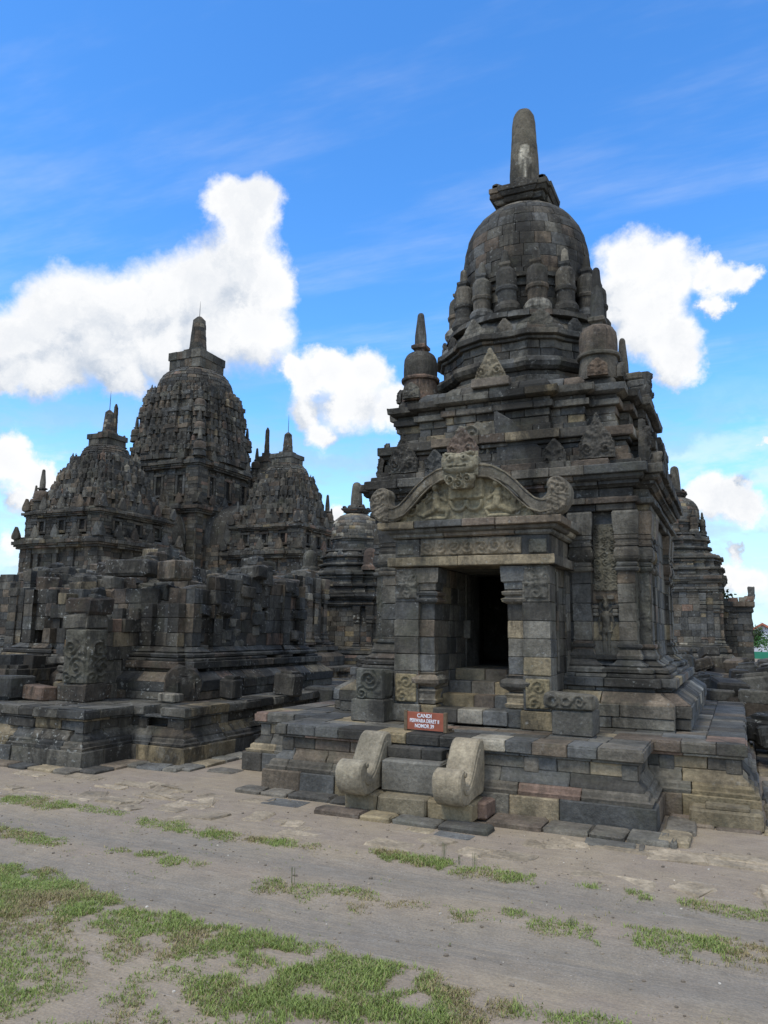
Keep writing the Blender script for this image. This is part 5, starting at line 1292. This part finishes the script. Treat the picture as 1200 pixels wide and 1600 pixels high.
# pebbles
mb = MB()
for _ in range(1800):
    x, y = rng.uniform(-9, 1.5), rng.uniform(2.8, 8.2); s = abs(rng.normal(0, .0045))+.0022
    zz = float(gh(np.array([[x]]), np.array([[y]]))[0, 0]); c = (.55, .53, .5) if rng.random() < .08 else tuple(np.array((.24, .21, .18))*rng.uniform(.6, 1.4))
    mb.box((x, y, zz+s*.3), (s, s*.8, s*.6), c, np.array(Matrix.Rotation(rng.uniform(0, 3), 3, 'Z')), ch=s*.3)
o = mb.build('pebbles', M_NEW); o['kind'] = 'stuff'

# grass in tufts
GP = [(-7.38,6.54,.46,.20,1.),(-6.25,5.51,.42,.15,1.),(-7.1,5.6,.6,.16,1.),(-5.17,5.57,.11,.06,.8),(-4.8,5.61,.13,.09,1.),(-4.55,5.55,.11,.13,1.),(-4.27,5.57,.09,.06,1.),(-5.3,6.46,.45,.16,.8),(-4.7,6.42,.4,.13,.9),(-3.86,6.45,.36,.11,.7),(-4.2,6.4,.2,.1,.7),(-3.41,5.41,.13,.13,.9),(-3.05,5.45,.3,.18,.6),(-2.7,5.47,.24,.2,.8),(-2.6,6.55,.4,.15,1.),(-2.1,6.5,.4,.15,1.),(-2.9,6.56,.3,.1,1.),(-1.7,6.46,.2,.1,.8),(-1.21,6.54,.08,.05,.7),(-.8,6.5,.1,.07,1.),(-.12,6.55,.32,.1,1.),
      (-1.85,5.5,.16,.12,.8),(-1.55,5.68,.07,.08,1.),(-1.1,5.53,.26,.14,.9),(-.46,5.62,.36,.2,1.),(-.05,5.71,.28,.2,1.),(.3,5.75,.25,.2,1.),(-2.3,5.5,.15,.08,.4),
      (-5.0,4.30,.4,.36,1.),(-4.54,4.2,.5,.38,1.),(-5.6,4.5,.5,.35,1.),(-3.95,4.32,.42,.26,1.),(-3.35,4.32,.34,.22,1.),(-3.1,4.2,.25,.2,.9),(-3.47,3.95,.32,.2,.8),(-4.2,3.75,.4,.25,.7),(-3.8,3.5,.3,.2,.6),(-2.25,4.38,.35,.16,1.),(-1.95,4.3,.4,.2,1.),(-1.63,4.33,.22,.14,1.),(-2.25,3.96,.42,.2,1.),(-2.7,4.2,.2,.12,.9),(-2.65,3.74,.22,.15,.7),
      (-3.61,3.18,.17,.2,.6),(-1.1,4.30,.26,.08,1.),(-.73,4.36,.2,.06,.8),(-3.17,3.56,.14,.12,.7),(-2.85,3.41,.2,.1,.6),(-1.73,3.97,.45,.14,1.),(-2.2,3.5,.3,.15,.7),(-1.5,3.7,.3,.12,.8),(-.9,3.9,.25,.1,.7),(-3.0,3.8,.18,.1,.6),(-2.0,3.2,.5,.2,.8),(-2.9,3.0,.4,.2,.8),(-5.9,4.2,.6,.4,1.),(-5.2,3.9,.5,.3,.9),(-4.6,4.45,.4,.2,1.),(-2.55,4.5,.3,.12,.9),(-1.9,4.1,.5,.25,1.),(-2.5,3.75,.4,.2,.9),(-1.95,3.75,.5,.2,1.),(-6.5,6.62,.4,.1,.6),(-4.9,4.6,.5,.2,1.),(-4.3,4.5,.5,.16,1.),(-3.7,4.5,.35,.12,.9),(-5.4,4.75,.5,.2,1.),(-3.0,4.42,.3,.14,1.),(-4.9,3.6,.5,.3,.6),(-4.2,3.2,.5,.3,.6)]
cov = np.zeros(0)
pts = []; 
for x, y, a, b, d in GP:
    n = int(9000*a*b*3.14*d+60); r = np.sqrt(rng.random(n))*1.32; t = rng.uniform(0, 2*math.pi, n)
    px, py = x+a*r*np.cos(t)+rng.normal(0, .02, n), y+b*r*np.sin(t)+rng.normal(0, .02, n)
    m = vnoise(px, py, 6.5, 71)*.6+vnoise(px, py, 17., 72)*.4-.20*np.maximum(0, r-.5)*2+.05*rng.normal(0, 1, n); ok = m > .31; pts.append(np.column_stack([px[ok], py[ok], np.full(ok.sum(), d)]))
# sparse single tufts everywhere on the verge
n = 5000; px, py = rng.uniform(-7, .8, n), rng.uniform(2.8, 6.7, n); ok = (vnoise(px, py, 2.2, 81) > .68) & (vnoise(px, py, 11, 82) > .5); pts.append(np.column_stack([px[ok], py[ok], np.full(ok.sum(), .6)]))
pts = np.vstack(pts); pts = np.repeat(pts, 2, 0); pts[:, :2] += rng.normal(0, .008, (len(pts), 2)); n = len(pts)
big = vnoise(pts[:, 0], pts[:, 1], 4., 91)
hgt = (.010+.022*rng.random(n)**1.6)*(.7+.8*big)*(.6+.4*pts[:, 2]); w = rng.uniform(.0018, .0036, n); az = rng.uniform(0, 2*math.pi, n); lean = rng.uniform(.2, 1.5, n)*hgt
bx = np.column_stack([pts[:, 0], pts[:, 1], gh(pts[:, 0], pts[:, 1])-.003]); dr = np.column_stack([np.cos(az), np.sin(az), 0*az]); sd_ = np.column_stack([-np.sin(az), np.cos(az), 0*az]); up = np.array([0, 0, 1.])
m1 = bx+dr*(lean*.35)[:, None]+up*(hgt*.62)[:, None]; tp = bx+dr*lean[:, None]+up*hgt[:, None]
V = np.stack([bx-sd_*w[:, None], bx+sd_*w[:, None], m1+sd_*w[:, None]*.8, m1-sd_*w[:, None]*.8, tp], 1).reshape(-1, 3)
b0 = np.arange(n)[:, None]*5; F = np.concatenate([b0+[0, 1, 2, 3], b0+[3, 2, 4]], 1).ravel(); Zs = np.tile([4, 3], n)
dry = ((vnoise(pts[:, 0], pts[:, 1], 3., 95)+rng.normal(0, .18, n)) > .70) | (rng.random(n) < .10)
col = np.where(dry[:, None], np.array((.36, .30, .15)), np.array((.265, .34, .09)))*rng.uniform(.55, 1.45, (n, 1)); 
mb = MB(); mb.raw(V, F, Zs, np.repeat(col, 5, 0)); o = mb.build('grass', M_LEAF); o['kind'] = 'stuff'
# a few tall thin weeds
mb = MB()
for x, y, h in ((-2.45, 6.62, .17), (-2.15, 6.60, .13), (-3.30, 5.5, .14), (-2.3, 6.58, .1), (-1.15, 5.62, .08)):
    for k in range(5):
        a = rng.uniform(0, 6); mb.box((x+rng.normal(0, .012), y+rng.normal(0, .012), h*.5), (.0012, .0012, h*.5*rng.uniform(.6, 1)), (.10, .15, .04), np.array(Matrix.Rotation(rng.normal(0, .12), 3, 'X')), ch=.0005)
o = mb.build('tall_weeds', M_LEAF); o['kind'] = 'stuff'
